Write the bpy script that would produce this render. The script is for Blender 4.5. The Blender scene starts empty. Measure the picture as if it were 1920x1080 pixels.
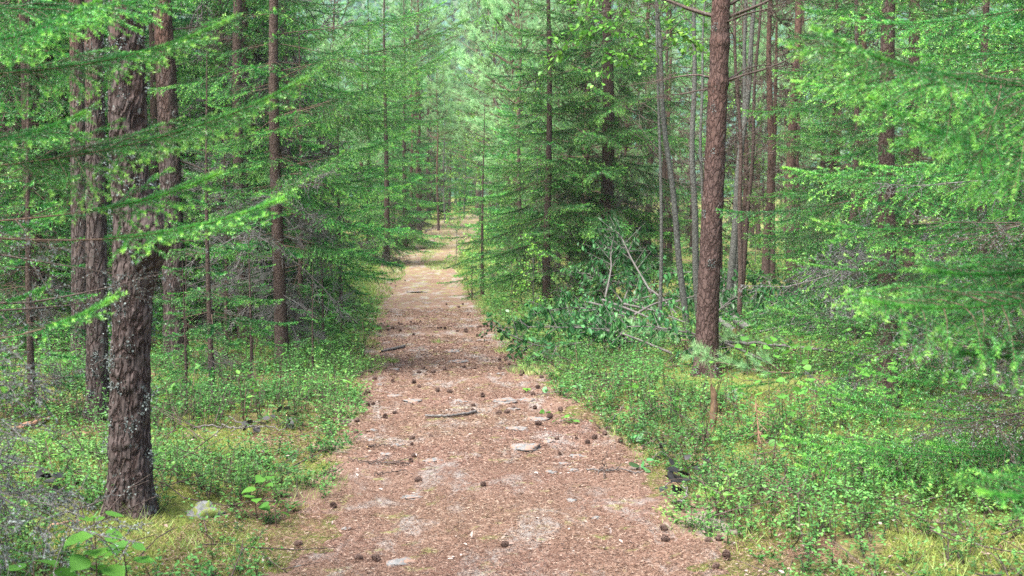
import bpy, math
import numpy as np
from mathutils import Vector, Matrix, noise as mnoise

# ------------------------------------------------------------------ camera, sky, sun, exposure
scene = bpy.context.scene
R = math.radians
FPX = 2133.0
CAM_Z = 1.6
PITCH = math.atan((540 - 424) / FPX)

cd = bpy.data.cameras.new('camera'); cam = bpy.data.objects.new('camera', cd)
scene.collection.objects.link(cam); scene.camera = cam
cam.location = (0, 0, CAM_Z); cam.rotation_euler = (math.pi / 2 - PITCH, 0, 0)
cd.sensor_width = 36; cd.lens = 36 * FPX / 1920
cd.clip_start = 0.05; cd.clip_end = 3000
cd.dof.use_dof = True; cd.dof.focus_distance = 9.0; cd.dof.aperture_fstop = 5.0

w = bpy.data.worlds.new('World'); scene.world = w; w.use_nodes = True
wn = w.node_tree; bg = wn.nodes['Background']
sky = wn.nodes.new('ShaderNodeTexSky'); sky.sky_type = 'NISHITA'; sky.sun_disc = False
SUN_EL, SUN_AZ = R(64), R(222)      # azimuth measured from +Y towards +X
sky.sun_elevation = SUN_EL; sky.sun_rotation = SUN_AZ
sky.air_density = 1.0; sky.dust_density = 2.0; sky.ozone_density = 1.0
wn.links.new(sky.outputs[0], bg.inputs[0]); bg.inputs[1].default_value = 0.09
sl = bpy.data.lights.new('sun', 'SUN'); sl.energy = 4.0; sl.angle = R(34); sl.color = (1, 0.96, 0.9)
so = bpy.data.objects.new('sun', sl); scene.collection.objects.link(so)
sd = Vector((math.sin(SUN_AZ) * math.cos(SUN_EL), math.cos(SUN_AZ) * math.cos(SUN_EL), math.sin(SUN_EL)))
so.rotation_euler = sd.to_track_quat('Z', 'Y').to_euler(); so.location = (0, 0, 30)
scene.view_settings.view_transform = 'Standard'; scene.view_settings.look = 'None'
scene.view_settings.gamma = 1.0; scene.view_settings.exposure = 1.95
cy = scene.cycles
cy.max_bounces = 5; cy.diffuse_bounces = 2; cy.glossy_bounces = 1; cy.transmission_bounces = 3
cy.volume_bounces = 1; cy.transparent_max_bounces = 4; cy.caustics_reflective = False; cy.caustics_refractive = False
cy.sample_clamp_indirect = 3.0
cy.use_adaptive_sampling = False
cy.use_denoising = False
HAZE = 0.0003

# ------------------------------------------------------------------ pixel <-> world
def ray(px, py):
    a = (px - 960) / FPX; b = (540 - py) / FPX
    return np.array([a, math.cos(PITCH) + b * math.sin(PITCH), -math.sin(PITCH) + b * math.cos(PITCH)])
def pt(px, py, d):
    r = ray(px, py); return np.array([0, 0, CAM_Z]) + r * (d / r[1])

# ------------------------------------------------------------------ terrain
KY = [-5, 0, 5.2, 7.2, 10.8, 19.4, 29.4, 35, 43, 50, 60, 70, 78, 90, 110, 140]
KX = [.3, .2, .02, -.12, -.5, -1.33, -2.4, -2.97, -3.1, -3.05, -3.0, -3.1, -2.2, 2.0, 12, 30]
KW = [1.12, 1.12, 1.12, 1.12, 1.0, 1.05, 1.25, 1.2, 1.35, 1.45, 1.4, 1.2, 1.0, 1.0, 1.0, 1.0]
HY = [-50, 24, 29, 35, 42, 50, 60, 70, 90, 140, 400, 900]
HZ = [0, 0, .06, .33, .62, .99, 1.5, 2.0, 3.0, 5.0, 12, 20]
_fy = np.linspace(-60, 900, 4801)
def _sm(v, k):
    ker = np.hanning(k); ker /= ker.sum(); return np.convolve(np.pad(v, k // 2, mode='edge'), ker, 'valid')[:len(v)]
_fx = _sm(np.interp(_fy, KY, KX), 31); _fh = _sm(np.interp(_fy, HY, HZ), 31); _fw = np.interp(_fy, KY, KW)
def path_x(y): return np.interp(y, _fy, _fx)
def path_w(y): return np.interp(y, _fy, _fw)
def ss(a, b, v):
    t = np.clip((v - a) / (b - a), 0., 1.); return t * t * (3 - 2 * t)
_rw = np.random.default_rng(5)
def _waves(n, k0, k1):
    k = _rw.uniform(k0, k1, n); a = _rw.uniform(0, 2 * math.pi, n)
    return k * np.cos(a), k * np.sin(a), _rw.uniform(0, 6.28, n)
_W = [_waves(9, .5, 1.4), _waves(9, 2.0, 5.0), _waves(10, 7, 16)]
def wn_(x, y, o):
    kx, ky, ph = _W[o]; v = 0
    for i in range(len(kx)): v = v + np.sin(kx[i] * x + ky[i] * y + ph[i] + 1.3 * np.sin(.7 * ky[i] * x - .6 * kx[i] * y))
    return v / math.sqrt(len(kx))
def gz(x, y):
    x = np.asarray(x, float); y = np.asarray(y, float)
    dx = x - path_x(y); s = np.abs(dx) - path_w(y)
    base = np.interp(y, _fy, _fh) * (1 - .62 * ss(3, 14, dx))
    side = ss(-.1, 1.0, s)
    h = base + .07 * side + side * (.05 * wn_(x, y, 0) + .035 * wn_(x, y, 1)) + .004 * wn_(x, y, 2) * (1 + side)
    h = h - .02 * (1 - side) * np.exp(-((np.abs(dx) - .6) / .22) ** 2) + .008 * wn_(x, y, 1) * (1 - side)
    return h
def g1(x, y): return float(gz(x, y))
def gp(px, py):
    r = ray(px, py); ys = np.concatenate([np.linspace(2.5, 30, 2200), np.linspace(30, 140, 2200)])
    P = np.array([0, 0, CAM_Z]) + np.outer(ys / r[1], r)
    k = np.argmax(P[:, 2] < gz(P[:, 0], P[:, 1])); return P[k]

# ------------------------------------------------------------------ geometry buffers
class Geo:
    def __init__(s): s.V = []; s.A = []; s.F = []; s.n = 0
    def add(s, V, F, mat=0, tint=.5, smooth=False):
        V = np.asarray(V, np.float32).reshape(-1, 3); F = np.asarray(F, np.int32)
        if len(V) == 0: return s
        s.V.append(V); s.A.append(np.broadcast_to(np.asarray(tint, np.float32), (len(V),)).copy())
        s.F.append((F + s.n, mat, smooth)); s.n += len(V); return s
    def bake(s):
        if len(s.V) > 1: s.V = [np.concatenate(s.V)]; s.A = [np.concatenate(s.A)]
        d = {}
        for F, m, sm in s.F: d.setdefault((F.shape[1], m, sm), []).append(F)
        s.F = [(np.concatenate(v), k[1], k[2]) for k, v in d.items()]; return s
    def put(s, t, M=None, off=(0, 0, 0), sc=1.0, dt=0.0, matmap=None):
        t.bake()
        if not t.V: return s
        V = t.V[0] * sc
        if M is not None: V = V @ np.asarray(M, np.float32).T
        s.V.append((V + np.asarray(off, np.float32)).astype(np.float32)); s.A.append(np.clip(t.A[0] + dt, 0, 1))
        for F, m, sm in t.F: s.F.append((F + s.n, m if matmap is None else matmap[m], sm))
        s.n += len(V); return s
    def mesh(s, name, mats):
        s.bake(); V = s.V[0]; me = bpy.data.meshes.new(name)
        nl = sum(F.size for F, _, _ in s.F); nf = sum(len(F) for F, _, _ in s.F)
        me.vertices.add(len(V)); me.vertices.foreach_set('co', V.ravel())
        me.loops.add(nl); me.polygons.add(nf)
        li = np.concatenate([F.ravel() for F, _, _ in s.F]); me.loops.foreach_set('vertex_index', li.astype(np.int32))
        sizes = np.concatenate([np.full(len(F), F.shape[1], np.int32) for F, _, _ in s.F])
        st = np.zeros(nf, np.int32); st[1:] = np.cumsum(sizes)[:-1]
        me.polygons.foreach_set('loop_start', st)
        me.polygons.foreach_set('material_index', np.concatenate([np.full(len(F), m, np.int32) for F, m, _ in s.F]))
        me.polygons.foreach_set('use_smooth', np.concatenate([np.full(len(F), sm, bool) for F, _, sm in s.F]))
        at = me.attributes.new('tint', 'FLOAT', 'POINT'); at.data.foreach_set('value', s.A[0])
        for m in mats: me.materials.append(m)
        me.update(calc_edges=True); return me

def nrm(v): return v / np.maximum(np.linalg.norm(v, axis=-1, keepdims=True), 1e-9)
def rotz(a): c, s = math.cos(a), math.sin(a); return np.array([[c, -s, 0], [s, c, 0], [0, 0, 1.]])
def roty(a): c, s = math.cos(a), math.sin(a); return np.array([[c, 0, s], [0, 1, 0], [-s, 0, c]])
def rotx(a): c, s = math.cos(a), math.sin(a); return np.array([[1, 0, 0], [0, c, -s], [0, s, c]])

def prisms(P0, P1, r0, r1, k=3):
    P0 = np.asarray(P0, float); P1 = np.asarray(P1, float); n = len(P0)
    d = nrm(P1 - P0); ref = np.where(np.abs(d[:, 2:3]) < .9, [[0, 0, 1.]], [[1., 0, 0]])
    a = nrm(np.cross(d, ref)); b = np.cross(d, a)
    th = np.arange(k) * 2 * math.pi / k
    ring = a[:, None, :] * np.cos(th)[None, :, None] + b[:, None, :] * np.sin(th)[None, :, None]
    r0 = np.broadcast_to(r0, (n,)); r1 = np.broadcast_to(r1, (n,))
    V = np.stack([P0[:, None] + ring * r0[:, None, None], P1[:, None] + ring * r1[:, None, None]], 1)
    i = np.arange(k); j = (i + 1) % k
    q = np.stack([i, j, j + k, i + k], 1)
    F = (np.arange(n) * 2 * k)[:, None, None] + q[None]
    return V.reshape(-1, 3), F.reshape(-1, 4)

def tube(P, rad, k=12, disp=None, cap=True):
    P = np.asarray(P, float); n = len(P); rad = np.broadcast_to(rad, (n,)).astype(float)
    T = nrm(np.gradient(P, axis=0)); up = np.array([1., 0, 0]) if abs(T[0][2]) > .6 else np.array([0, 0, 1.])
    A = np.zeros_like(P); a = up
    for i in range(n):
        a = a - T[i] * np.dot(a, T[i]); a /= np.linalg.norm(a); A[i] = a
    B = np.cross(T, A); th = np.arange(k) * 2 * math.pi / k
    ring = A[:, None] * np.cos(th)[None, :, None] + B[:, None] * np.sin(th)[None, :, None]
    rr = np.repeat(rad[:, None], k, 1)
    V = P[:, None] + ring * rr[:, :, None]; tint = np.full((n, k), .5)
    if disp is not None:
        dd, tint = disp(V, ring, rr); V = V + ring * dd[:, :, None]
    i = np.arange(n - 1)[:, None] * k; j = np.arange(k)[None]; j2 = (j + 1) % k
    F = np.stack([i + j, i + j2, i + k + j2, i + k + j], -1).reshape(-1, 4)
    return V.reshape(-1, 3), F, tint.reshape(-1)

def add_tube(g, P, rad, k=8, mat=0, tint=.5, cap=None):
    V, F, t = tube(P, rad, k); g.add(V, F, mat, tint, True)
    if cap is not None:   # end caps with a material of their own
        for e, flip in ((0, True), (len(P) - 1, False)):
            ring = V[e * k:(e + 1) * k]; c = ring.mean(0)
            VV = np.vstack([ring, c]); ii = np.arange(k); jj = (ii + 1) % k
            FF = np.stack([jj, ii, np.full(k, k)], 1) if flip else np.stack([ii, jj, np.full(k, k)], 1)
            g.add(VV, FF, cap, .5)
    return g

def curve(pts, n=24):
    pts = np.asarray(pts, float); m = len(pts); t = np.linspace(0, m - 1, n); out = []
    P = np.vstack([2 * pts[0] - pts[1], pts, 2 * pts[-1] - pts[-2]])
    for u in t:
        i = min(int(u), m - 2); f = u - i; p0, p1, p2, p3 = P[i], P[i + 1], P[i + 2], P[i + 3]
        out.append(.5 * ((2 * p1) + (-p0 + p2) * f + (2 * p0 - 5 * p1 + 4 * p2 - p3) * f * f + (-p0 + 3 * p1 - 3 * p2 + p3) * f ** 3))
    return np.array(out)

def blades(rng, S0, S1, t0, t1, spacing, ln, wd, ang=58, up=.25, jit=.25):
    """needles standing off the given twig segments"""
    L = np.linalg.norm(S1 - S0, axis=1); cnt = np.maximum(1, np.round(L / spacing)).astype(int)
    idx = np.repeat(np.arange(len(L)), cnt); n = len(idx); u = rng.random(n)
    base = S0[idx] + (S1 - S0)[idx] * u[:, None]; d = nrm(S1 - S0)[idx]
    rnd = nrm(rng.normal(size=(n, 3)) + np.array([0, 0, up])); rad = nrm(rnd - d * np.sum(rnd * d, 1, keepdims=True))
    a = np.radians(ang) * rng.uniform(1 - jit, 1 + jit, n)[:, None]
    nd = d * np.cos(a) + rad * np.sin(a); l = ln * rng.uniform(.75, 1.2, n)[:, None]
    wv = nrm(np.cross(nd, rng.normal(size=(n, 3)))) * wd * .5
    V = np.stack([base - wv, base + wv, base + nd * l], 1)
    tt = t0[idx] + (t1 - t0)[idx] * u + rng.normal(0, .06, n)
    F = np.arange(n * 3).reshape(-1, 3)
    return V.reshape(-1, 3), F, np.clip(np.repeat(tt, 3), 0, 1)

def leaves(rng, P, size, tilt=.6, tint=None, aspect=.75, fold=.18, hang=0.0, head=None):
    """two-quad folded leaves; P leaf bases"""
    n = len(P)
    if head is None: head = rng.normal(size=(n, 3)) * [1, 1, .35]
    head = nrm(head + np.array([0, 0, -hang])); upv = nrm(rng.normal(size=(n, 3)) * tilt + np.array([0, 0, 1.]))
    sidev = nrm(np.cross(head, upv)); upv = np.cross(sidev, head)
    s = (size * rng.uniform(.65, 1.25, n))[:, None]; wv = sidev * s * aspect * .5; dn = upv * s * fold
    tip = P + head * s - dn * .5
    l1 = P + head * s * .28 + wv * .9 + dn * .6; l2 = P + head * s * .68 + wv * .8 + dn * .4
    r1 = P + head * s * .28 - wv * .9 + dn * .6; r2 = P + head * s * .68 - wv * .8 + dn * .4
    V = np.stack([P, l1, l2, tip, r2, r1], 1).reshape(-1, 3)
    b = (np.arange(n) * 6)[:, None]
    F = np.concatenate([b + [0, 3, 2, 1], b + [0, 5, 4, 3]])
    if tint is None: tint = rng.random(n)
    return V, F, np.repeat(tint, 6)

def round_leaf(g, p, head, up, size, mat=0, tint=.5):
    """larger ribbed aspen-type leaf: heart-shaped fan of a dozen faces, slightly cupped"""
    head = nrm(np.asarray(head, float)); sd_ = nrm(np.cross(head, up)); up = np.cross(sd_, head)
    prof = [(0, 0), (.02, .22), (.14, .42), (.34, .52), (.56, .46), (.76, .30), (.90, .12), (1.0, 0)]
    V = []
    for t, h in prof: V.append(p + head * size * t - up * size * .10 * t * t)
    for t, h in prof[1:-1]: V.append(p + head * size * (t - .04) + sd_ * size * h + up * size * .12 * h)
    for t, h in prof[1:-1]: V.append(p + head * size * (t - .04) - sd_ * size * h + up * size * .12 * h)
    F = []
    for o in (8, 14):
        F.append([0, 1, o]) if o == 8 else F.append([0, o, 1])
    Q = []
    for i in range(1, 6):
        Q.append([i, i + 1, 8 + i, 7 + i]); Q.append([i + 1, i, 13 + i, 14 + i])
    n0 = np.array(V)
    g.add(n0, np.array(F), mat, tint, True); g.add(n0, np.array(Q + [[6, 7, 7, 13]][:0]), mat, tint, True)
    g.add(n0, np.array([[6, 7, 13], [7, 6, 19]]), mat, tint, True)

# ------------------------------------------------------------------ materials
def nm(name):
    m = bpy.data.materials.new(name); m.use_nodes = True; return m, m.node_tree, m.node_tree.nodes['Principled BSDF']
def N(nt, typ, **kw):
    n = nt.nodes.new(typ)
    for k, v in kw.items():
        if isinstance(k, str) and k.startswith('i_'): n.inputs[k[2:].replace('_', ' ')].default_value = v
        else: setattr(n, k, v)
    return n
def ramp(nt, src, stops):
    r = nt.nodes.new('ShaderNodeValToRGB'); e = r.color_ramp.elements
    while len(e) < len(stops): e.new(.5)
    for i, (p, c) in enumerate(stops): e[i].position = p; e[i].color = (*c, 1) if len(c) == 3 else c
    if src is not None: nt.links.new(src, r.inputs[0])
    return r.outputs[0]
def mixc(nt, f, a, b, mode='MIX'):
    m = nt.nodes.new('ShaderNodeMix'); m.data_type = 'RGBA'; m.blend_type = mode
    for i, v in ((0, f), (6, a), (7, b)):
        if hasattr(v, 'links') or isinstance(v, bpy.types.NodeSocket): nt.links.new(v, m.inputs[i])
        else: m.inputs[i].default_value = v if i == 0 else (*v, 1)
    return m.outputs[2]
def noise_tex(nt, scale, detail=4, rough=.55, vec=None, dist=0):
    n = N(nt, 'ShaderNodeTexNoise'); n.inputs['Scale'].default_value = scale; n.inputs['Detail'].default_value = detail
    n.inputs['Roughness'].default_value = rough; n.inputs['Distortion'].default_value = dist
    if vec is not None: nt.links.new(vec, n.inputs['Vector'])
    return n.outputs[0]
def obj_coord(nt, scale=(1, 1, 1), kind='Object'):
    tc = N(nt, 'ShaderNodeTexCoord'); mp = N(nt, 'ShaderNodeMapping'); mp.inputs['Scale'].default_value = scale
    nt.links.new(tc.outputs[kind], mp.inputs[0]); return mp.outputs[0]
def bump(nt, bs, h, strength=.5, dist=.01):
    b = N(nt, 'ShaderNodeBump'); b.inputs['Strength'].default_value = strength; b.inputs['Distance'].default_value = dist
    nt.links.new(h, b.inputs['Height']); nt.links.new(b.outputs[0], bs.inputs['Normal'])
def tint_attr(nt): return N(nt, 'ShaderNodeAttribute', attribute_name='tint').outputs['Fac']

def leaf_mat(name, stops, transl=.3, rough=.45, spec=.4, vary=.25):
    m, nt, bs = nm(name)
    c = ramp(nt, tint_attr(nt), stops)
    oi = N(nt, 'ShaderNodeObjectInfo')
    hs = N(nt, 'ShaderNodeHueSaturation')
    mr = N(nt, 'ShaderNodeMapRange'); mr.inputs[3].default_value = 1 - vary; mr.inputs[4].default_value = 1 + vary
    nt.links.new(oi.outputs['Random'], mr.inputs[0]); nt.links.new(mr.outputs[0], hs.inputs['Value'])
    big = noise_tex(nt, .9, 2, .5, obj_coord(nt))
    mr2 = N(nt, 'ShaderNodeMapRange'); mr2.inputs[1].default_value = .3; mr2.inputs[2].default_value = .7
    mr2.inputs[3].default_value = .515; mr2.inputs[4].default_value = .485
    nt.links.new(big, mr2.inputs[0]); nt.links.new(mr2.outputs[0], hs.inputs['Hue'])
    nt.links.new(c, hs.inputs['Color'])
    nt.links.new(hs.outputs[0], bs.inputs['Base Color']); bs.inputs['Roughness'].default_value = rough
    bs.inputs['Specular IOR Level'].default_value = spec
    tr = N(nt, 'ShaderNodeBsdfTranslucent'); nt.links.new(hs.outputs[0], tr.inputs[0])
    mx = N(nt, 'ShaderNodeMixShader'); mx.inputs[0].default_value = transl
    nt.links.new(bs.outputs[0], mx.inputs[1]); nt.links.new(tr.outputs[0], mx.inputs[2])
    out = nt.nodes['Material Output']; nt.links.new(mx.outputs[0], out.inputs[0])
    return m

M = {}
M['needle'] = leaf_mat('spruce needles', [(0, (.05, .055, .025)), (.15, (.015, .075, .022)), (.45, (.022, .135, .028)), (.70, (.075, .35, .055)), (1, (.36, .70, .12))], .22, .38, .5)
M['needle_far'] = leaf_mat('distant needles', [(0, (.045, .21, .07)), (.5, (.09, .37, .10)), (1, (.24, .54, .15))], .4, .5, .3)
M['far_hill'] = leaf_mat('hillside conifers', [(0, (.03, .09, .07)), (1, (.08, .19, .13))], .1, .7, .1)
M['pine_needle'] = leaf_mat('pine needles', [(0, (.12, .28, .12)), (.5, (.24, .46, .20)), (1, (.42, .62, .28))], .3, .5, .3)
M['broadleaf'] = leaf_mat('aspen leaves', [(0, (.06, .16, .04)), (.5, (.14, .36, .05)), (.8, (.25, .50, .07)), (1, (.38, .54, .08))], .4, .45, .35)
M['wilted'] = leaf_mat('wilted cut leaves', [(0, (.025, .09, .03)), (.5, (.05, .18, .06)), (.85, (.11, .32, .10)), (1, (.26, .38, .24))], .25, .5, .3)
M['black_leaf'] = leaf_mat('blackened leaves', [(0, (.012, .011, .010)), (.7, (.035, .032, .030)), (1, (.16, .16, .16))], .05, .5, .5)
M['berry'] = leaf_mat('bilberry leaves', [(0, (.025, .065, .02)), (.4, (.065, .19, .045)), (.75, (.15, .35, .08)), (1, (.34, .48, .12))], .35, .5, .3)
M['moss_tuft'] = leaf_mat('moss fronds', [(0, (.09, .09, .03)), (.4, (.20, .235, .05)), (.8, (.32, .38, .08)), (1, (.40, .31, .15))], .3, .6, .2)
M['grass'] = leaf_mat('grass blades', [(0, (.12, .22, .05)), (.6, (.28, .40, .10)), (1, (.45, .46, .20))], .3, .5, .3)
M['lichen'] = leaf_mat('grey lichen', [(0, (.085, .105, .10)), (.5, (.17, .20, .19)), (1, (.33, .37, .35))], .1, .8, .1)
M['litter'] = leaf_mat('fallen needles', [(0, (.04, .022, .016)), (.35, (.14, .070, .046)), (.7, (.27, .155, .105)), (1, (.52, .40, .31))], .05, .6, .25)
M['dry_leaf'] = leaf_mat('dry leaf scraps', [(0, (.14, .08, .055)), (.5, (.32, .23, .19)), (1, (.52, .44, .40))], .1, .6, .25)

def bark(name, plate, furrow, high=None, zmix=(3, 6), scale=16, stretch=.3, lichen=.35, bd=.012, dark=1):
    m, nt, bs = nm(name); co = obj_coord(nt, (1, 1, stretch))
    v = N(nt, 'ShaderNodeTexVoronoi', feature='DISTANCE_TO_EDGE'); v.inputs['Scale'].default_value = scale
    wob = noise_tex(nt, scale * .7, 3, .6, co); add = N(nt, 'ShaderNodeVectorMath', operation='MULTIPLY_ADD')
    cx = N(nt, 'ShaderNodeCombineXYZ')
    for i in range(3): nt.links.new(wob, cx.inputs[i])
    add.inputs[1].default_value = (.11,) * 3; nt.links.new(cx.outputs[0], add.inputs[0]); nt.links.new(co, add.inputs[2])
    nt.links.new(add.outputs[0], v.inputs['Vector'])
    crack = ramp(nt, v.outputs[0], [(0, (0, 0, 0)), (.18, (1, 1, 1))])
    fine = noise_tex(nt, scale * 3.2, 5, .7, co)
    mult = ramp(nt, fine, [(.25, tuple(c * .45 for c in plate)), (.5, plate), (.8, tuple(min(1, c * 1.7) for c in plate))])
    c = mixc(nt, crack, furrow, mult)
    if high:
        sp = N(nt, 'ShaderNodeSeparateXYZ'); nt.links.new(obj_coord(nt), sp.inputs[0])
        pn = noise_tex(nt, 5, 4, .7, co)
        ad = N(nt, 'ShaderNodeMath', operation='MULTIPLY_ADD'); nt.links.new(pn, ad.inputs[0]); ad.inputs[1].default_value = (zmix[1] - zmix[0]) * 1.6
        nt.links.new(sp.outputs[2], ad.inputs[2])
        f = N(nt, 'ShaderNodeMapRange'); f.inputs[1].default_value = zmix[0] + (zmix[1] - zmix[0]) * .8; f.inputs[2].default_value = zmix[1] + (zmix[1] - zmix[0]) * .8
        nt.links.new(ad.outputs[0], f.inputs[0])
        hi = mixc(nt, crack, tuple(c * .5 for c in high), mixc(nt, fine, tuple(c * .7 for c in high), tuple(min(1, c * 1.35) for c in high)))
        c = mixc(nt, f.outputs[0], c, hi)
    if lichen > 0:
        ln = noise_tex(nt, 11, 6, .75, obj_coord(nt, (1, 1, .8)))
        lf = ramp(nt, ln, [(.57 + .1 * (1 - lichen), (0, 0, 0)), (.62 + .1 * (1 - lichen), (1, 1, 1))])
        c = mixc(nt, lf, c, (.20, .22, .205))
    nt.links.new(c, bs.inputs['Base Color']); bs.inputs['Roughness'].default_value = .85
    bs.inputs['Specular IOR Level'].default_value = .2
    hh = N(nt, 'ShaderNodeMath', operation='MULTIPLY_ADD'); hh.inputs[1].default_value = .35
    nt.links.new(fine, hh.inputs[0]); nt.links.new(crack, hh.inputs[2]); bump(nt, bs, hh.outputs[0], .9, bd)
    return m
M['pine_bark'] = bark('pine bark', (.092, .070, .064), (.034, .020, .017), (.16, .07, .042), (2.2, 7.5), 25, .26, .6)
M['pine_bark_red'] = bark('reddish pine bark', (.096, .062, .054), (.038, .021, .018), (.125, .063, .046), (1.5, 7.0), 24, .42, .25, .006)
M['far_pine_bark'] = bark('distant pine bark', (.10, .07, .06), (.05, .03, .025), (.15, .085, .062), (1.0, 5.0), 18, .4, .1, .006)
M['spruce_bark'] = bark('spruce bark', (.11, .078, .065), (.05, .03, .024), None, scale=34, stretch=.7, lichen=.35, bd=.005)
M['aspen_bark'] = bark('aspen bark', (.13, .13, .115), (.06, .057, .05), None, scale=26, stretch=.8, lichen=.5, bd=.003)
M['twig'] = bark('twig bark', (.17, .115, .085), (.09, .055, .04), None, scale=60, stretch=.6, lichen=.2, bd=.002)
M['dead'] = bark('dead grey twigs', (.175, .16, .15), (.08, .068, .062), None, scale=50, stretch=.6, lichen=.75, bd=.002)
M['dead_dark'] = bark('dry brown twigs', (.12, .09, .075), (.06, .042, .035), None, scale=50, stretch=.6, lichen=.45, bd=.002)
def plain(name, c1, c2, scale=20, rough=.8, bs_=.4, bdist=.004, sp=.25):
    m, nt, bs = nm(name); f = noise_tex(nt, scale, 6, .65, obj_coord(nt)); nt.links.new(ramp(nt, f, [(.3, c1), (.7, c2)]), bs.inputs['Base Color'])
    bs.inputs['Roughness'].default_value = rough; bs.inputs['Specular IOR Level'].default_value = sp; bump(nt, bs, f, bs_, bdist); return m
M['cutwood'] = plain('cut wood', (.55, .33, .16), (.72, .50, .28), 40)
M['rotwood'] = plain('rotting wood', (.06, .035, .02), (.22, .14, .08), 30)
M['redwood'] = plain('reddish dry twigs', (.18, .09, .055), (.36, .21, .14), 30)
M['cone'] = plain('cone scales', (.045, .027, .02), (.15, .095, .075), 90, .7)
def rock_mat():
    m, nt, bs = nm('lichened granite'); co = obj_coord(nt)
    a = noise_tex(nt, 45, 6, .75, co); b = noise_tex(nt, 24, 4, .7, co)
    c = ramp(nt, a, [(.3, (.06, .06, .06)), (.5, (.15, .148, .142)), (.72, (.28, .275, .265))])
    c = mixc(nt, ramp(nt, b, [(.50, (0, 0, 0)), (.56, (1, 1, 1))]), c, (.23, .14, .10))
    nt.links.new(c, bs.inputs['Base Color']); bs.inputs['Roughness'].default_value = .8; bump(nt, bs, a, .5, .006); return m
M['rock'] = rock_mat()

def ground_mat():
    m, nt, bs = nm('forest floor'); co = obj_coord(nt)
    big = noise_tex(nt, 1.1, 4, .6, co); mid = noise_tex(nt, 7, 5, .7, co); fine = noise_tex(nt, 70, 5, .75, co)
    moss = ramp(nt, fine, [(.3, (.05, .06, .02)), (.5, (.16, .19, .05)), (.7, (.30, .32, .09))])
    duff = ramp(nt, fine, [(.3, (.09, .05, .035)), (.5, (.24, .14, .095)), (.7, (.42, .28, .19))])
    f = N(nt, 'ShaderNodeMath', operation='MULTIPLY_ADD'); f.inputs[1].default_value = .6
    nt.links.new(mid, f.inputs[0]); nt.links.new(big, f.inputs[2])
    fac = ramp(nt, f.outputs[0], [(.64, (0, 0, 0)), (.80, (1, 1, 1))])
    nt.links.new(mixc(nt, fac, duff, moss), bs.inputs['Base Color']); bs.inputs['Roughness'].default_value = .95
    bs.inputs['Specular IOR Level'].default_value = .1; bump(nt, bs, fine, .9, .03); return m
M['ground'] = ground_mat()
def path_mat():
    m, nt, bs = nm('needle strewn path'); co = obj_coord(nt)
    fine = noise_tex(nt, 95, 6, .8, co, .5); mid = noise_tex(nt, 5.5, 5, .65, co); big = noise_tex(nt, 1.6, 4, .6, co)
    st = obj_coord(nt, (1, .45, 1)); patch = noise_tex(nt, 3.0, 6, .7, st, .4)
    lit = ramp(nt, fine, [(.33, (.032, .019, .014)), (.44, (.12, .070, .050)), (.55, (.24, .152, .11)), (.68, (.45, .37, .31))])
    sand = ramp(nt, fine, [(.3, (.15, .13, .12)), (.55, (.30, .275, .25)), (.75, (.48, .45, .42))])
    ms = ramp(nt, fine, [(.3, (.10, .12, .035)), (.55, (.24, .28, .08)), (.75, (.38, .40, .16))])
    c = mixc(nt, ramp(nt, patch, [(.52, (0, 0, 0)), (.62, (.8, .8, .8))]), lit, sand)
    sp = N(nt, 'ShaderNodeSeparateXYZ'); nt.links.new(co, sp.inputs[0])
    fy = N(nt, 'ShaderNodeMapRange'); fy.inputs[1].default_value = 9; fy.inputs[2].default_value = 45; fy.inputs[3].default_value = 0; fy.inputs[4].default_value = .10
    nt.links.new(sp.outputs[1], fy.inputs[0]); ad = N(nt, 'ShaderNodeMath', operation='ADD'); nt.links.new(mid, ad.inputs[0]); nt.links.new(fy.outputs[0], ad.inputs[1])
    c = mixc(nt, ramp(nt, ad.outputs[0], [(.58, (0, 0, 0)), (.70, (.8, .8, .8))]), c, ms)
    dk = ramp(nt, big, [(.3, (.86, .84, .84)), (.7, (1.1, 1.1, 1.1))]); c = mixc(nt, 1.0, c, dk, 'MULTIPLY')
    nt.links.new(c, bs.inputs['Base Color']); bs.inputs['Roughness'].default_value = .9; bs.inputs['Specular IOR Level'].default_value = .15
    bump(nt, bs, fine, .8, .012); return m
M['path'] = path_mat()
def mossy_rock():
    m, nt, bs = nm('mossy granite'); co = obj_coord(nt); a = noise_tex(nt, 45, 6, .75, co); b = noise_tex(nt, 22, 5, .7, co)
    c = mixc(nt, ramp(nt, b, [(.46, (0, 0, 0)), (.54, (1, 1, 1))]), ramp(nt, a, [(.3, (.10, .10, .10)), (.7, (.36, .36, .35))]), ramp(nt, a, [(.3, (.07, .09, .02)), (.7, (.26, .30, .07))]))
    nt.links.new(c, bs.inputs['Base Color']); bs.inputs['Roughness'].default_value = .9; bump(nt, bs, a, .8, .01); return m
M['mossrock'] = mossy_rock()
M['hill'] = plain('hill ground', (.05, .09, .05), (.09, .14, .08), .05)

# ------------------------------------------------------------------ object helpers
COL = scene.collection
def mobj(name, me, parent=None, loc=(0, 0, 0), rot=(0, 0, 0), sc=1.0):
    o = bpy.data.objects.new(name, me); COL.objects.link(o); o.parent = parent
    o.location = loc; o.rotation_euler = rot
    o.scale = (sc,) * 3 if np.isscalar(sc) else sc
    return o
def tag(o, label=None, cat=None, group=None, kind=None):
    if label: o['label'] = label
    if cat: o['category'] = cat
    if group: o['group'] = group
    if kind: o['kind'] = kind
    return o
def thing(name, label, cat, loc=(0, 0, 0), rz=0, group=None, sc=1.0):
    o = bpy.data.objects.new(name, None); o.empty_display_size = .3; COL.objects.link(o)
    o.location = loc; o.rotation_euler = (0, 0, rz); o.scale = (sc,) * 3 if np.isscalar(sc) else sc
    return tag(o, label, cat, group)

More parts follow.
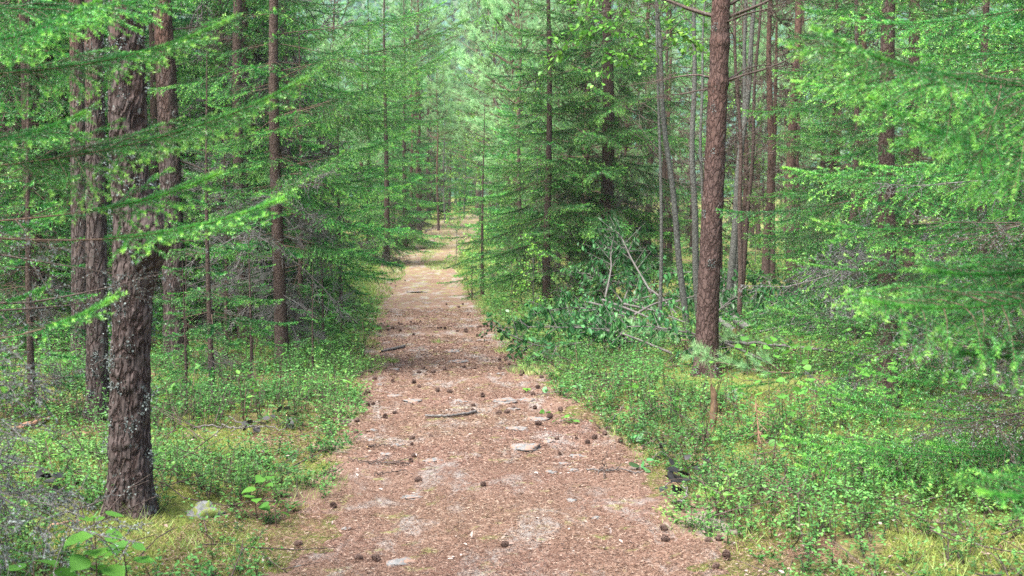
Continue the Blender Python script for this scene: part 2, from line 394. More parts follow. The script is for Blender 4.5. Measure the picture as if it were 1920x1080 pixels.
# ------------------------------------------------------------------ ground, path, hills
def grid_mesh(name, X, Y, Z, mat, tint=.5):
    ny, nx = X.shape; V = np.stack([X, Y, Z], -1).reshape(-1, 3)
    i = np.arange(ny - 1)[:, None] * nx; j = np.arange(nx - 1)[None]
    F = np.stack([i + j, i + j + 1, i + nx + j + 1, i + nx + j], -1).reshape(-1, 4)
    return Geo().add(V, F, 0, tint, True).mesh(name, [mat])
xs = np.concatenate([-np.geomspace(7, 420, 60)[::-1], np.arange(-6.9, 6.95, .07), np.geomspace(7, 420, 60)])
ys = np.concatenate([[-60, -30, -15, -8, -4, -2, 0, 1.5], np.arange(2.5, 16, .07), np.geomspace(16, 620, 170)])
X, Y = np.meshgrid(xs, ys)
tag(mobj('ground', grid_mesh('ground', X, Y, gz(X, Y), M['ground'])), kind='structure')

us = np.linspace(-1.65, 1.65, 88); vs = np.concatenate([np.arange(.5, 14, .05), np.geomspace(14, 92, 330)])
U, Vv = np.meshgrid(us, vs); PX = path_x(Vv) + U
edge = path_w(Vv) + .04 + .15 * wn_(PX, Vv, 1) + .06 * wn_(PX * 2, Vv * 2, 2)
mask = ss(-.12, .12, edge - np.abs(U))
PZ = gz(PX, Vv) + .012 - .05 * (1 - mask)
tag(mobj('path', grid_mesh('path', PX, Vv, PZ, M['path'])), kind='structure')

hx = np.linspace(-420, 420, 90); hy = np.linspace(240, 620, 50); HX, HYY = np.meshgrid(hx, hy)
HH = 8 + 150 * ss(240, 480, HYY) * (1 - .3 * np.abs(HX) / 420) + 5 * wn_(HX * .03, HYY * .03, 0)
HH = HH - 12 * (1 - ss(240, 270, HYY))
tag(mobj('hills', grid_mesh('hills', HX, HYY, HH, M['hill'])), kind='structure')
rng = np.random.default_rng(11)
gf = Geo(); n = 5200
fx = rng.uniform(-260, 260, n); fyy = rng.uniform(250, 470, n)
fz = 8 + 150 * ss(240, 480, fyy) * (1 - .3 * np.abs(fx) / 420) + 5 * wn_(fx * .03, fyy * .03, 0) - 1
hts = rng.uniform(7, 15, n); k = 7
for tier, (za, zb, ra) in enumerate(((.12, .55, .22), (.38, .8, .16), (.62, 1.0, .10))):
    th = np.arange(k) * 2 * math.pi / k + tier
    rr = hts[:, None] * ra * rng.uniform(.6, 1.2, (n, k))
    ring = np.stack([fx[:, None] + rr * np.cos(th), fyy[:, None] + rr * np.sin(th), (fz + hts * za)[:, None] + rng.uniform(-.5, .5, (n, k))], -1)
    top = np.stack([fx, fyy, fz + hts * zb], -1)[:, None]
    V = np.concatenate([ring, top], 1).reshape(-1, 3); b = (np.arange(n) * (k + 1))[:, None, None]; ii = np.arange(k)
    F = (b + np.stack([ii, (ii + 1) % k, np.full(k, k)], 1)[None]).reshape(-1, 3)
    gf.add(V, F, 0, np.repeat(rng.random(n), k + 1))
tag(mobj('far_forest', gf.mesh('far_forest', [M['far_hill']])), 'bluish far-off conifer forest covering the distant hillside', 'forest', kind='stuff')

# ------------------------------------------------------------------ spruce branches
DET = {  # spacing, needle length, needle width, twig step, second order step, wood sides
    'hi': (.0010, .0135, .0020, .085, .105, 4), 'near': (.0025, .0160, .0034, .105, .120, 3), 'mid': (.0050, .022, .0062, .115, .12, 3),
    'low': (.022, .050, .013, .11, .13, 3), 'far': (.055, .11, .034, .16, .2, 3)}
AZR = (42, 58)
def spruce_branch(rng, L, det, lush=1.0, sweep=.0, g=.16, wide=.36, bare=0.0):
    spc, nl, nw, st1, st2, k = DET[det]
    n = 14; t = np.linspace(0, 1, n)
    el = -.10 - .25 * t + .55 * t ** 2.2; side = sweep * t + .05 * np.sin(t * 5 + rng.uniform(0, 6))
    d = np.stack([np.cos(el) * np.cos(side), np.cos(el) * np.sin(side), np.sin(el)], 1) * L / n
    P = np.vstack([[0, 0, 0], np.cumsum(d, 0)])
    Pt = lambda u: np.stack([np.interp(u, np.linspace(0, 1, n + 1), P[:, i]) for i in range(3)], -1)
    A0, A1, R0, R1, T0, T1, ND = [], [], [], [], [], [], []
    def seg(a, b, r0, r1, t0, t1, nd): A0.append(a); A1.append(b); R0.append(r0); R1.append(r1); T0.append(t0); T1.append(t1); ND.append(nd)
    rb = .0022 + .0022 * L
    for i in range(n):
        u0, u1 = i / n, (i + 1) / n
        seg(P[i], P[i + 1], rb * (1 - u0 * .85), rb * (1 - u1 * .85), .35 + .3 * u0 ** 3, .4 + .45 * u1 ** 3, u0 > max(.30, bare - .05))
    m = int(L / st1)
    for j in range(m * 2):
        u = .10 + .88 * (j + rng.uniform(-.3, .3)) / (m * 2)
        if u < .03: continue
        sgn = 1 if j % 2 else -1
        if u < .3 and rng.random() > lush * (.25 + u * 2): continue
        if u < bare and rng.random() < .6: continue
        ax = nrm(Pt(min(1, u + .04)) - Pt(max(0, u - .04)))
        lt = L * wide * (min(1, .25 + u / .38) if u > bare else .3) * (1.45 if bare else 1) * (1 - u) ** .72 * rng.uniform(.65, 1.15) + .035 + .02 * L
        az = R(rng.uniform(*AZR)); lat = np.array([-ax[1], ax[0], 0]); lat /= np.linalg.norm(lat)
        dr = nrm(ax * math.cos(az) + lat * sgn * math.sin(az) + np.array([0, 0, rng.uniform(-.22, .16)]))
        p = Pt(u); ns = 4 if lt > .12 else 2; gg = g * rng.uniform(.6, 1.7) * lt / .3
        q = [p]
        for s in range(ns):
            q.append(q[-1] + dr * lt / ns); dr = nrm(dr + np.array([0, 0, -gg / ns * 2.2]))
        q[-1] = q[-1] + np.array([0, 0, .01])
        th = .0019 * (lt / .3) ** .5
        dead = (u < .34 and rng.random() > lush * .8) or u < bare
        for s in range(ns):
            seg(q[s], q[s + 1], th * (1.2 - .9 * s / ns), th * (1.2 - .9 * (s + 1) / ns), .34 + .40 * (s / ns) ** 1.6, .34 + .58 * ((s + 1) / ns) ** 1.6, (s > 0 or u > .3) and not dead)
        if lt > .09:
            n2 = int(lt / st2)
            for j2 in range(n2 * 2):
                v = .12 + .8 * (j2 + rng.random()) / (n2 * 2); sg = 1 if j2 % 2 else -1
                f = v * ns; i0 = min(int(f), ns - 1); pp = q[i0] + (q[i0 + 1] - q[i0]) * (f - i0); dd = nrm(q[i0 + 1] - q[i0])
                l2 = lt * .60 * (1 - v) ** .7 * rng.uniform(.6, 1.1) + .02
                la = nrm(np.cross(dd, [0, 0, 1.])) * sg; d2 = nrm(dd * .80 + la * .56 + np.array([0, 0, rng.uniform(-.35, .05)]))
                e1 = pp + d2 * l2 * .5; e2 = e1 + nrm(d2 + np.array([0, 0, -g * 1.3])) * l2 * .5
                seg(pp, e1, th * .5, th * .4, .32, .5, not dead); seg(e1, e2, th * .4, th * .2, .5, .88 if rng.random() < .8 else .6, not dead)
    A0, A1 = np.array(A0), np.array(A1); R0, R1 = np.array(R0), np.array(R1); T0, T1 = np.array(T0), np.array(T1); ND = np.array(ND)
    g_ = Geo(); keep = np.ones(len(A0), bool)
    if det in ('low', 'far'): keep = R0 > .0025
    V, F = prisms(A0[keep], A1[keep], np.maximum(R0[keep], nw * .3), np.maximum(R1[keep], nw * .2), 3 if k < 4 else 5); g_.add(V, F, 0, .5, True)
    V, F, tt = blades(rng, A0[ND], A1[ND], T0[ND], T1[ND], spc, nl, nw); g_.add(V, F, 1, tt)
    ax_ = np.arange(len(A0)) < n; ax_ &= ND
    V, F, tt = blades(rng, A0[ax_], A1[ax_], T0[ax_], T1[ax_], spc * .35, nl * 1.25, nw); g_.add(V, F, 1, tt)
    return g_.bake()

def dead_branch(rng, L, rmin=.0016, step=.06, lich=0.0, droop=-.15, sub=.24, r0=.009):
    n = 10; P = [np.zeros(3)]; dr = np.array([1., 0, droop])
    for i in range(n):
        dr = nrm(dr + rng.normal(0, .10, 3) + [0, 0, .02]); P.append(P[-1] + dr * L / n)
    P = np.array(P); S0, S1, A, B = [], [], [], []
    for i in range(n): S0.append(P[i]); S1.append(P[i + 1]); A.append(max(rmin, r0 * L * (1 - i / n))); B.append(max(rmin, r0 * L * (1 - (i + 1) / n)))
    def tw(p, d, l, lev):
        q = p; ns = 3
        for s in range(ns):
            e = q + d * l / ns; S0.append(q); S1.append(e); A.append(max(rmin, .004 * l ** .5 * (1 - s / ns))); B.append(max(rmin * .7, .004 * l ** .5 * (1 - (s + 1) / ns)))
            if lev < 2 and l > .08:
                for _ in range(rng.integers(1, 3)):
                    tw(e, nrm(d + rng.normal(0, .55, 3)), l * rng.uniform(.25, .55), lev + 1)
            q = e; d = nrm(d + rng.normal(0, .16, 3) + [0, 0, -.05])
    for j in range(int(L / step)):
        u = .12 + .86 * rng.random(); i = min(int(u * n), n - 1); p = P[i] + (P[i + 1] - P[i]) * (u * n - i)
        sg = 1 if j % 2 else -1
        tw(p, nrm(np.array([.6, sg * .8, rng.uniform(-.5, .15)])), L * sub * (1.15 - u) * rng.uniform(.5, 1.4) + .04, 0)
    S0, S1 = np.array(S0), np.array(S1); g_ = Geo()
    V, F = prisms(S0, S1, np.array(A), np.array(B), 3); g_.add(V, F, 0, .5, True)
    if lich > 0:
        V, F, tt = blades(rng, S0, S1, np.full(len(S0), .4), np.full(len(S0), .7), lich, .011, .006, 70, 0, .4); g_.add(V, F, 1, tt)
    return g_.bake()

LIB = {}
def branch_lib(det, seed=1):
    if det in LIB: return LIB[det]
    r = np.random.default_rng(seed + len(det)); LIB[det] = {}
    for L in (.45, .9, 1.4, 2.0): LIB[det][L] = [spruce_branch(r, L, det, sweep=r.uniform(-.25, .25), g=r.uniform(.22, .42)) for _ in range(3)]
    return LIB[det]
DLIB = {}
def dead_lib(rmin):
    if rmin not in DLIB:
        r = np.random.default_rng(77); DLIB[rmin] = [dead_branch(r, 1.0, rmin, .05 if rmin < .003 else .075, .02 if rmin < .003 else 0) for _ in range(5)]
    return DLIB[rmin]

def spruce_crown(rng, H, Rm, z0, zmax, det, dens=1.0, squash=None, tier=0):
    g_ = Geo(); z = z0; lib = branch_lib(det)
    while z < min(zmax, H * .985):
        f = z / H; lb = Rm * (1 - f) ** .75 * (1 if z > z0 + .6 else .8)
        nb = max(3, int(rng.integers(4, 7) * dens)); a0 = rng.uniform(0, 6.28)
        for b in range(nb):
            az = a0 + b * 2 * math.pi / nb + rng.normal(0, .2); L = lb * rng.uniform(.6, 1.2)
            if squash is not None: L *= squash(az, z)
            if L < .12 or rng.random() < .12: continue
            key = min(lib, key=lambda q: abs(q - L)); tpl = lib[key][rng.integers(3)]
            el = -.26 + .62 * f + rng.normal(0, .08)
            Mx = rotz(az) @ roty(-el) @ rotx(rng.normal(0, .2))
            g_.put(tpl, Mx, (0, 0, z + rng.uniform(-.08, .08)), L / key, rng.normal(0, .07))
        z += rng.uniform(.26, .46) * (1 - .35 * f) / dens ** .5 if not tier else tier * rng.uniform(.8, 1.2)
    return g_
def dead_skirt(rng, z0, z1, L, n, rmin):
    g_ = Geo(); lib = dead_lib(rmin)
    for i in range(n):
        az = rng.uniform(0, 6.28); z = z0 + (z1 - z0) * rng.random() ** .8
        g_.put(lib[rng.integers(5)], rotz(az) @ roty(rng.uniform(-.05, .35)) @ rotx(rng.uniform(-1, 1)), (0, 0, z), L * rng.uniform(.45, 1.15))
    return g_
def trunk_geo(H, r0, rng, k=10, lean=.0, wob=.02, flare=1.35, top=.12, cutH=None, stubs=0):
    n = max(8, int(H / .3)); z = np.linspace(0, H if cutH is None else cutH, n); ph = rng.uniform(0, 6, 2)
    P = np.stack([wob * np.sin(z * .9 + ph[0]) - wob * math.sin(ph[0]) + lean * z, wob * np.sin(z * .7 + ph[1]) - wob * math.sin(ph[1]), z], 1)
    rad = r0 * (1 - (1 - top) * z / H) * (1 + (flare - 1) * np.exp(-z / .22)); P[0, 2] = -.25
    g_ = Geo(); add_tube(g_, P, rad, k)
    if stubs:
        for _ in range(stubs):
            zz = rng.uniform(.4, z[-1] * .8); az = rng.uniform(0, 6.28); c = [np.interp(zz, z, P[:, 0]), np.interp(zz, z, P[:, 1]), zz]
            l = rng.uniform(.05, .5); dd = np.array([math.cos(az), math.sin(az), rng.uniform(-.2, .4)])
            V, F = prisms([c], [np.array(c) + dd * l], [.009], [.004], 4); g_.add(V, F)
    return g_

PROTO = {}
def spruce_proto(key, seed, H, Rm, z0, zmax, det, r0, dens=1.0, dead=(0, 0, 0, 0), squash=None, rmin=.003, bark_='spruce_bark', deadmat='dead', wob=.03, needle='needle', tier=0):
    r = np.random.default_rng(seed)
    tm = trunk_geo(H, r0, r, 10, wob=wob, cutH=None).mesh('trunk', [M[bark_]])
    cm = spruce_crown(r, H, Rm, z0, zmax, det, dens, squash, tier).mesh('crown', [M['twig'], M[needle]])
    dm = None
    if dead[3]: dm = dead_skirt(r, dead[0], dead[1], dead[2], dead[3], rmin).mesh('deadwood', [M[deadmat], M['lichen']])
    PROTO[key] = (tm, cm, dm)
def place_tree(key, x, y, rz, sc, label, cat='spruce', name='spruce_tree', group=None, tilt=(0, 0)):
    t = thing(name, label, cat, (x, y, g1(x, y) - .02), rz, group, sc); t.rotation_euler = (tilt[0], tilt[1], rz)
    tm, cm, dm = PROTO[key]
    mobj('trunk', tm, t)
    if cm: mobj('crown', cm, t)
    if dm: mobj('lower_deadwood', dm, t)
    return t

spruce_proto('Q', 21, 7.5, 1.55, .55, 4.6, 'near', .085, 1.2, (.15, 1.6, 1.1, 22), rmin=.0025)
spruce_proto('F', 22, 9.5, 2.25, 1.45, 5.4, 'near', .075, 1.2, (.1, 2.0, 1.1, 26), squash=lambda a, z: .42 if math.sin(a) < -.45 else (1.0 if math.cos(a) > -.2 else .8), rmin=.0025)
spruce_proto('E', 35, 11, 2.1, 2.0, 6, 'near', .085, 1.0, (.1, 2.6, 1.2, 26), squash=lambda a, z: .4 if math.sin(a) < -.35 else .9, rmin=.0025)
spruce_proto('H', 36, 12, 2.45, 1.35, 8.5, 'mid', .16, 2.1, (.3, 2.6, 1.7, 34), rmin=.0035, tier=.50)
spruce_proto('H2', 37, 9, 1.75, .5, 8, 'mid', .075, 2.1, (.1, 1.2, 1.1, 10), rmin=.0035, tier=.38)
spruce_proto('M1', 23, 9, 1.9, .35, 7.5, 'mid', .09, 1.2, (.1, 1.4, 1.2, 22), rmin=.0035)
spruce_proto('M2', 24, 7, 1.6, .2, 6.8, 'mid', .07, 1.3, (.1, 1.0, 1.0, 12), rmin=.0035)
spruce_proto('M3', 25, 13, 2.5, 1.1, 8.5, 'mid', .16, 1.3, (.3, 2.6, 1.9, 42), rmin=.0035)
spruce_proto('S', 26, 4.2, 1.15, .15, 4.2, 'mid', .04, 1.0, (.1, .7, .7, 8), rmin=.003)
spruce_proto('sap', 27, 1.5, .55, .08, 1.5, 'near', .016, 1.2)
spruce_proto('L1', 28, 12, 2.4, .6, 12, 'low', .12, 1.0, (.2, 2.5, 1.6, 24), rmin=.006)
spruce_proto('L2', 29, 15, 2.6, 3.0, 15, 'low', .15, .9, (.5, 4.0, 1.8, 36), rmin=.006)
spruce_proto('L3', 30, 7, 1.9, .2, 7, 'low', .08, 1.1)
spruce_proto('D1', 31, 12, 2.2, 5.5, 8, 'low', .09, .8, (.3, 6.0, 1.7, 60), rmin=.005)   # shaded: bare below, green above
spruce_proto('D0', 32, 11, 1.8, 5.5, 7, 'low', .07, .7, (.2, 5.0, 1.5, 45), rmin=.004, deadmat='dead_dark')

# ------------------------------------------------------------------ pines for the middle and far distance
def pine_branch(rng, L, nneedle=16, nl=.085, nw=.006):
    n = 8; t = np.linspace(0, 1, n + 1); el0 = rng.uniform(-.1, .2)
    P = np.stack([L * t, .08 * L * np.sin(t * 4 + rng.uniform(0, 6)), L * (np.sin(el0) * t + .22 * t ** 2)], 1)
    S0, S1, A, B = list(P[:-1]), list(P[1:]), list(.014 * L * (1 - t[:-1] * .8)), list(.014 * L * (1 - t[1:] * .8))
    tips = []
    for j in range(int(9 * L) + 4):
        u = rng.uniform(.35, 1); i = min(int(u * n), n - 1); p = P[i] + (P[i + 1] - P[i]) * (u * n - i)
        d = nrm(np.array([.8, rng.choice([-1, 1]) * rng.uniform(.3, 1), rng.uniform(-.1, .7)])); l = L * .32 * (1.25 - u) * rng.uniform(.6, 1.2)
        e = p + d * l; S0.append(p); S1.append(e); A.append(.006); B.append(.004); tips.append((p + (e - p) * .45, e))
        for _ in range(2):
            d2 = nrm(d + rng.normal(0, .5, 3) + [0, 0, .25]); e2 = p + (e - p) * rng.uniform(.4, .9); tips.append((e2, e2 + d2 * .13))
    tips.append((P[-2], P[-1]))
    T0 = np.array([a for a, b in tips]); T1 = np.array([b for a, b in tips])
    g_ = Geo(); V, F = prisms(np.array(S0), np.array(S1), np.array(A), np.array(B)); g_.add(V, F, 0, .5, True)
    Lg = np.linalg.norm(T1 - T0, axis=1).mean()
    V, F, tt = blades(rng, T0, T1, np.full(len(T0), .35), np.full(len(T0), .75), Lg / nneedle, nl, nw, 42, .2, .5); g_.add(V, F, 1, tt)
    return g_.bake()
def pine_proto(key, seed, H, Rm, z0, r0, bark_='far_pine_bark', nb=46, dead=14, nn=16, nl=.085, nw=.008, zmax=99, wob=.06):
    r = np.random.default_rng(seed); lib = [pine_branch(r, L, nn, nl, nw) for L in (.8, 1.2, 1.6, 2.0) for _ in range(2)]
    tm = trunk_geo(H, r0, r, 10, wob=wob, stubs=10).mesh('trunk', [M[bark_]]); g_ = Geo()
    for i in range(nb):
        z = z0 + (H * .97 - z0) * (i + r.random()) / nb; f = (z - z0) / (H - z0)
        if z > zmax: continue
        L = Rm * (math.sin(math.pi * min(1, .25 + f * .75)) ** .6 * .9 + .1) * r.uniform(.7, 1.15); kx = r.integers(len(lib)); l0 = (.8, .8, 1.2, 1.2, 1.6, 1.6, 2, 2)[kx]
        g_.put(lib[kx], rotz(r.uniform(0, 6.28)) @ roty(-(-.05 + .7 * f + r.normal(0, .12))), (0, 0, z), L / l0, r.normal(0, .12))
    cm = g_.mesh('crown', [M['twig'], M['pine_needle']])
    dm = dead_skirt(r, 1.0, z0 + .5, 1.3, dead, .006).mesh('deadwood', [M['dead_dark'], M['lichen']]) if dead else None
    PROTO[key] = (tm, cm, dm)
pine_proto('P1', 41, 15, 2.0, 8, .13, dead=18)
pine_proto('P2', 42, 12, 1.7, 6, .10, dead=16)
pine_proto('P3', 43, 8.5, 2.0, 1.4, .10, nb=60, dead=0)
pine_proto('P4', 44, 11, 2.3, 3.0, .12, nb=60, dead=6)

# ------------------------------------------------------------------ broadleaf trees
def broadleaf(rng, H, r0, z0, nlimb, Lr, nleaf, size, lean=0.0, stemmat='aspen_bark', lmat='broadleaf', hang=.25, wob=.05, zcut=None, el=(.2, .9), clump=3):
    tg = trunk_geo(H, r0, rng, 8, lean=lean, wob=wob, flare=1.2, top=.25); cg = Geo(); LP, LH = [], []; S0, S1, A = [], [], []
    for i in range(nlimb):
        z = z0 + (H - z0) * (i + rng.random()) / nlimb; az = rng.uniform(0, 6.28); L = Lr * rng.uniform(.5, 1.1) * (1.1 - .6 * (z - z0) / (H - z0)); e = rng.uniform(*el)
        d = np.array([math.cos(az) * math.cos(e), math.sin(az) * math.cos(e), math.sin(e)]); p = np.array([lean * z, 0, z]); ns = 6
        for s in range(ns):
            q = p + d * L / ns; S0.append(p); S1.append(q); A.append(.010 * (1 - s / ns) * L + .003)
            for _ in range(2):
                dd = nrm(d + rng.normal(0, .6, 3)); l2 = L * .3 * rng.random() + .1; S0.append(q); S1.append(q + dd * l2); A.append(.0035)
                m = max(1, int(nleaf * rng.uniform(.5, 1.5) * (0.3 + s / ns)))
                us_ = rng.random(m)[:, None]; LP.append(q + dd * l2 * us_ + rng.normal(0, .03, (m, 3))); LH.append(dd + rng.normal(0, .8, (m, 3)))
            p = q; d = nrm(d + rng.normal(0, .15, 3) + [0, 0, -.04])
    V, F = prisms(np.array(S0), np.array(S1), np.array(A), np.array(A) * .7, 4); cg.add(V, F, 0, .5, True)
    LP = np.concatenate(LP); LH = np.concatenate(LH)
    V, F, tt = leaves(rng, LP, size, .6, np.clip(rng.normal(.55, .22, len(LP)), 0, 1), .8, .12, hang, LH); cg.add(V, F, 1, tt)
    return tg.mesh('trunk', [M[stemmat]]), cg.mesh('crown', [M['dead'], M[lmat]]), None
r = np.random.default_rng(51)
PROTO['B1'] = broadleaf(r, 9, .06, 1.6, 34, 1.7, 9, .07)
PROTO['B2'] = broadleaf(r, 6, .04, .6, 26, 1.1, 8, .065)
PROTO['B3'] = broadleaf(r, 2.2, .015, .3, 14, .55, 4, .06)

# ================================================================== HERO TREES
def pine_trunk(name, label, pxs, d, wpx, k, dz, seed, matname='pine_bark', burl=None, amp=.010, ztop=9.0, vs=26, lichen_n=0, group=None, stretch=.33):
    """pxs: [(px,py)...] centre line in the photo at depth d (from the base up)"""
    pts = [pt(a, b, d) for a, b in pxs]; base = pts[0].copy(); base[2] = g1(base[0], base[1])
    t = thing(name, label, 'pine', base, 0, group)
    loc = [p - base for p in pts]; loc[0][2] = -.25
    top = loc[-1] + (loc[-1] - loc[-2]) * ((ztop - loc[-1][2]) / max(.1, (loc[-1][2] - loc[-2][2]))) * .9; loc.append(np.array([top[0], top[1], ztop]))
    loc = np.array(loc); loc[:, 1] *= 0
    zz = np.concatenate([np.arange(-.25, 4.3, dz), np.arange(4.3, ztop, .12)])
    P = np.stack([np.interp(zz, loc[:, 2], loc[:, 0]), np.zeros(len(zz)), zz], 1)
    ker = np.hanning(max(5, int(.5 / dz) | 1)); ker /= ker.sum(); m = len(ker) // 2
    P[:, 0] = np.convolve(np.pad(P[:, 0], m, mode='edge'), ker, 'valid')
    r0 = wpx / FPX * d / 2; rad = r0 * (1 - .55 * np.clip(zz, 0, ztop) / ztop) * (1 + .22 * np.exp(-np.clip(zz, 0, 9) / .16))
    def disp(V, ring, rr):
        n, kk = rr.shape; fl = .35 * wpx / FPX * d / 2; dd = np.zeros((n, kk)); tt = np.full((n, kk), .5)
        for i in range(n):
            for j in range(kk):
                x, y, z = V[i, j]; w_ = mnoise.noise((x * 9, y * 9, z * 5)) * .09 + mnoise.noise((x * 31, y * 31, z * 20)) * .02
                F_ = mnoise.voronoi(((x + w_) * vs, (y + w_) * vs, (z + w_) * vs * stretch + seed))[0]
                c = min(1, (F_[1] - F_[0]) / .32); dd[i, j] = amp * (c - .5) + amp * .8 * mnoise.noise((x * 14, y * 14, z * 7)); tt[i, j] = c
                th = 2 * math.pi * j / kk; dd[i, j] += fl * math.exp(-max(0, z) / .11) * (.5 + .5 * math.sin(3 * th + seed) + .4 * math.sin(5 * th + 2 * seed))
                if burl:
                    for (bz, sz, ax, am, wd) in burl:
                        q = ring[i, j]; cs = (q[0] * math.cos(ax) + q[1] * math.sin(ax)); dd[i, j] += am * math.exp(-((z - bz) / sz) ** 2) * max(0, cs) ** wd
        return dd, tt
    V, F, tt = tube(P, rad, k, disp); gl = Geo().add(V, F, 0, tt, True)
    if lichen_n:
        rr = np.random.default_rng(seed); Vr = V.reshape(len(zz), k, 3); vis = np.where((zz > .05) & (zz < 4))[0]
        for _ in range(lichen_n):
            i = vis[int(len(vis) * rr.random() ** 1.2)]; j = rr.integers(k); p = Vr[i, j]; c = P[i]; nrm_ = nrm(np.array([p[0] - c[0], p[1] - c[1], 0]))
            m_ = rr.integers(20, 75); hd = nrm(rr.normal(size=(m_, 3)) + nrm_ * .35); PP = p + nrm_ * .002 + rr.normal(0, .019, (m_, 3)) * [1, .25, 1.3]
            VV, FF, t2 = leaves(rr, PP, .011, 1.5, np.clip(rr.normal(.5, .2, m_), 0, 1), .9, .2, 0, hd); gl.add(VV, FF, 1, t2)
    mobj('trunk', gl.mesh('trunk', [M[matname], M['lichen']]), t)
    return t, P, rad

burlz = pt(285, 440, 5.9)[2] - g1(pt(245, 1000, 5.9)[0], 5.9)
pine_trunk('pine_tree', 'stout grey pine with a swollen burl on its trunk, nearest the viewer', [(245, 1000), (243, 800), (245, 650), (248, 520), (250, 430), (242, 330), (240, 200), (238, 0)], 5.9, 74, 130, .013, 3,
           burl=[(burlz, .16, 0, .090, .8), (burlz - .12, .3, 0, .014, 1)], amp=.0105, lichen_n=110, vs=31, stretch=.30)
pine_trunk('pine_tree', 'narrow pine with flaky red bark just behind the burled pine', [(182, 790), (182, 600), (180, 350), (178, 150), (176, 0)], 8.9, 40, 50, .03, 13, matname='pine_bark', amp=.008, lichen_n=30, vs=34)
pine_trunk('pine_tree', 'dark grey-purple pine trunk on the far left, behind the red one', [(150, 640), (150, 450), (147, 250), (143, 0)], 12.5, 34, 36, .05, 17, matname='pine_bark', amp=.006, lichen_n=0)
tD, PD, RD = pine_trunk('pine_tree', 'leaning pine with rough broken bark between the burled pine and the dark spruce trunk', [(330, 690), (326, 500), (320, 350), (312, 150), (304, 0)], 13.0, 44, 44, .04, 19, matname='pine_bark', amp=.012, vs=20)
tP, PP_, RP = pine_trunk('pine_tree', 'tall reddish pine trunk beside the path on the right, with bare branches high up', [(1324, 722), (1326, 600), (1333, 450), (1343, 250), (1349, 100), (1352, 0)], 11.5, 43, 72, .022, 23, matname='pine_bark_red', amp=.0065, vs=36, lichen_n=26, stretch=.5, burl=[(pt(1340, 95, 11.5)[2], .05, 0, .011, 0), (pt(1340, 172, 11.5)[2], .045, 0, .010, 0), (pt(1330, 395, 11.5)[2], .05, 0, .006, 0)])

# bare branches of the right pine
rb = np.random.default_rng(61)
def bare_branch(parent, P, zloc, az, L, el, seed, fine=.0022, step=.10, mat='dead_dark'):
    g_ = dead_branch(np.random.default_rng(seed), L, fine, step, 0, el, .34, .016)
    x = np.interp(zloc, P[:, 2], P[:, 0]); o = mobj('bare_branch', g_.mesh('bare_branch', [M[mat], M['lichen']]), parent, (x, 0, zloc), (0, 0, az)); return o
zP = lambda py: pt(1340, py, 11.5)[2]
for i, (py, az, L, el) in enumerate([(48, R(172), 1.7, .12), (52, R(10), 1.5, .25), (30, R(-10), 1.3, .35), (165, R(185), 1.0, .25), (172, R(-12), 1.15, .38), (170, R(14), 1.0, .12), (180, R(160), .8, -.1),
                                     (390, R(-8), .55, .05), (388, R(190), .35, .1), (60, R(-60), 1.0, .1), (292, R(-4), .5, .1), (560, R(-20), .35, -.1)]):
    bare_branch(tP, PP_, zP(py), az, L, el, 100 + i)
zD = lambda py: pt(320, py, 13)[2]
for i, (py, az, L, el) in enumerate([(60, R(30), .9, .2), (90, R(-20), .8, .1), (300, R(10), .9, -.05), (450, R(-10), .7, -.1)]): bare_branch(tD, PD, zD(py), az, L, el, 130 + i)

# hero spruces
def at(px, d): return (px - 960) / FPX * d
place_tree('F', at(527, 12.4), 12.4, 0, 1.0, 'young spruce with thin reddish trunk and long bright boughs sweeping towards the path')
place_tree('E', at(458, 14.6), 14.6, 0, 1.0, 'dark lichen-grey spruce trunk with dead twigs, just left of the thin red-brown one')
place_tree('Q', at(1668, 9.3), 9.3, R(200), 1.0, 'spruce on the right with yellowish-green fanned branches in front of its slim trunk')
place_tree('M1', at(1705, 12.5), 12.5, R(40), 1.0, 'spruce standing directly behind the yellowish-green one on the right')
place_tree('H', at(1133, 21), 21, R(120), .95, 'stout spruce with drooping dark boughs above the brush pile')
place_tree('H2', at(1025, 20.5), 20.5, R(10), 1.0, 'slender spruce with layered boughs right of the path, left of the stout spruce')
place_tree('S', at(905, 25.5), 25.5, R(60), 1.05, 'small open spruce at the right edge of the path in the middle distance')
place_tree('sap', at(885, 24.5), 24.5, R(20), .9, 'knee-high bushy spruce sapling at the foot of the small open spruce', cat='spruce sapling', name='spruce_sapling')
for (x_, y_, k_, rz, sc, lb) in [
    (-3.9, 16.2, 'M1', 30, 1.0, 'dense bright green spruce leaning over the left edge of the path'),
    (-3.8, 19.2, 'M2', 110, .85, 'lower bushy spruce filling the left path edge behind the first bright green one'),
    (-4.8, 20.5, 'M1', 200, 1.1, 'tall full spruce set back from the left path edge'),
    (-5.2, 24.5, 'M2', 300, .9, 'short wide spruce on the left where the path begins to bend'),
    (-5.9, 28.5, 'M1', 70, 1.0, 'spruce on the left beside the grassy patch of the path'),
    (-6.3, 33, 'M2', 150, 1.0, 'spruce at the left bend with boughs reaching the ground'),
    (-6.2, 38, 'L3', 0, 1.0, 'rounded spruce on the left beyond the bend'),
    (-5.9, 47, 'L1', 40, .9, 'dark tall spruce beside the two distant pine trunks on the left'),
    (-5.9, 14.0, 'M1', 250, 1.05, 'shaded spruce behind the dark lichen-grey trunk on the left'),
    (-7.3, 17.5, 'M3', 20, 1.0, 'tall shaded spruce deep in the stand on the left')]:
    place_tree(k_, x_, y_, R(rz), sc, lb)
place_tree('M2', 4.6, 15.5, R(100), .9, 'spruce with pale tips behind the cut leafy branches on the right')
place_tree('M1', 6.9, 14.5, R(10), 1.0, 'broad spruce at the right margin behind the dead grey twigs')
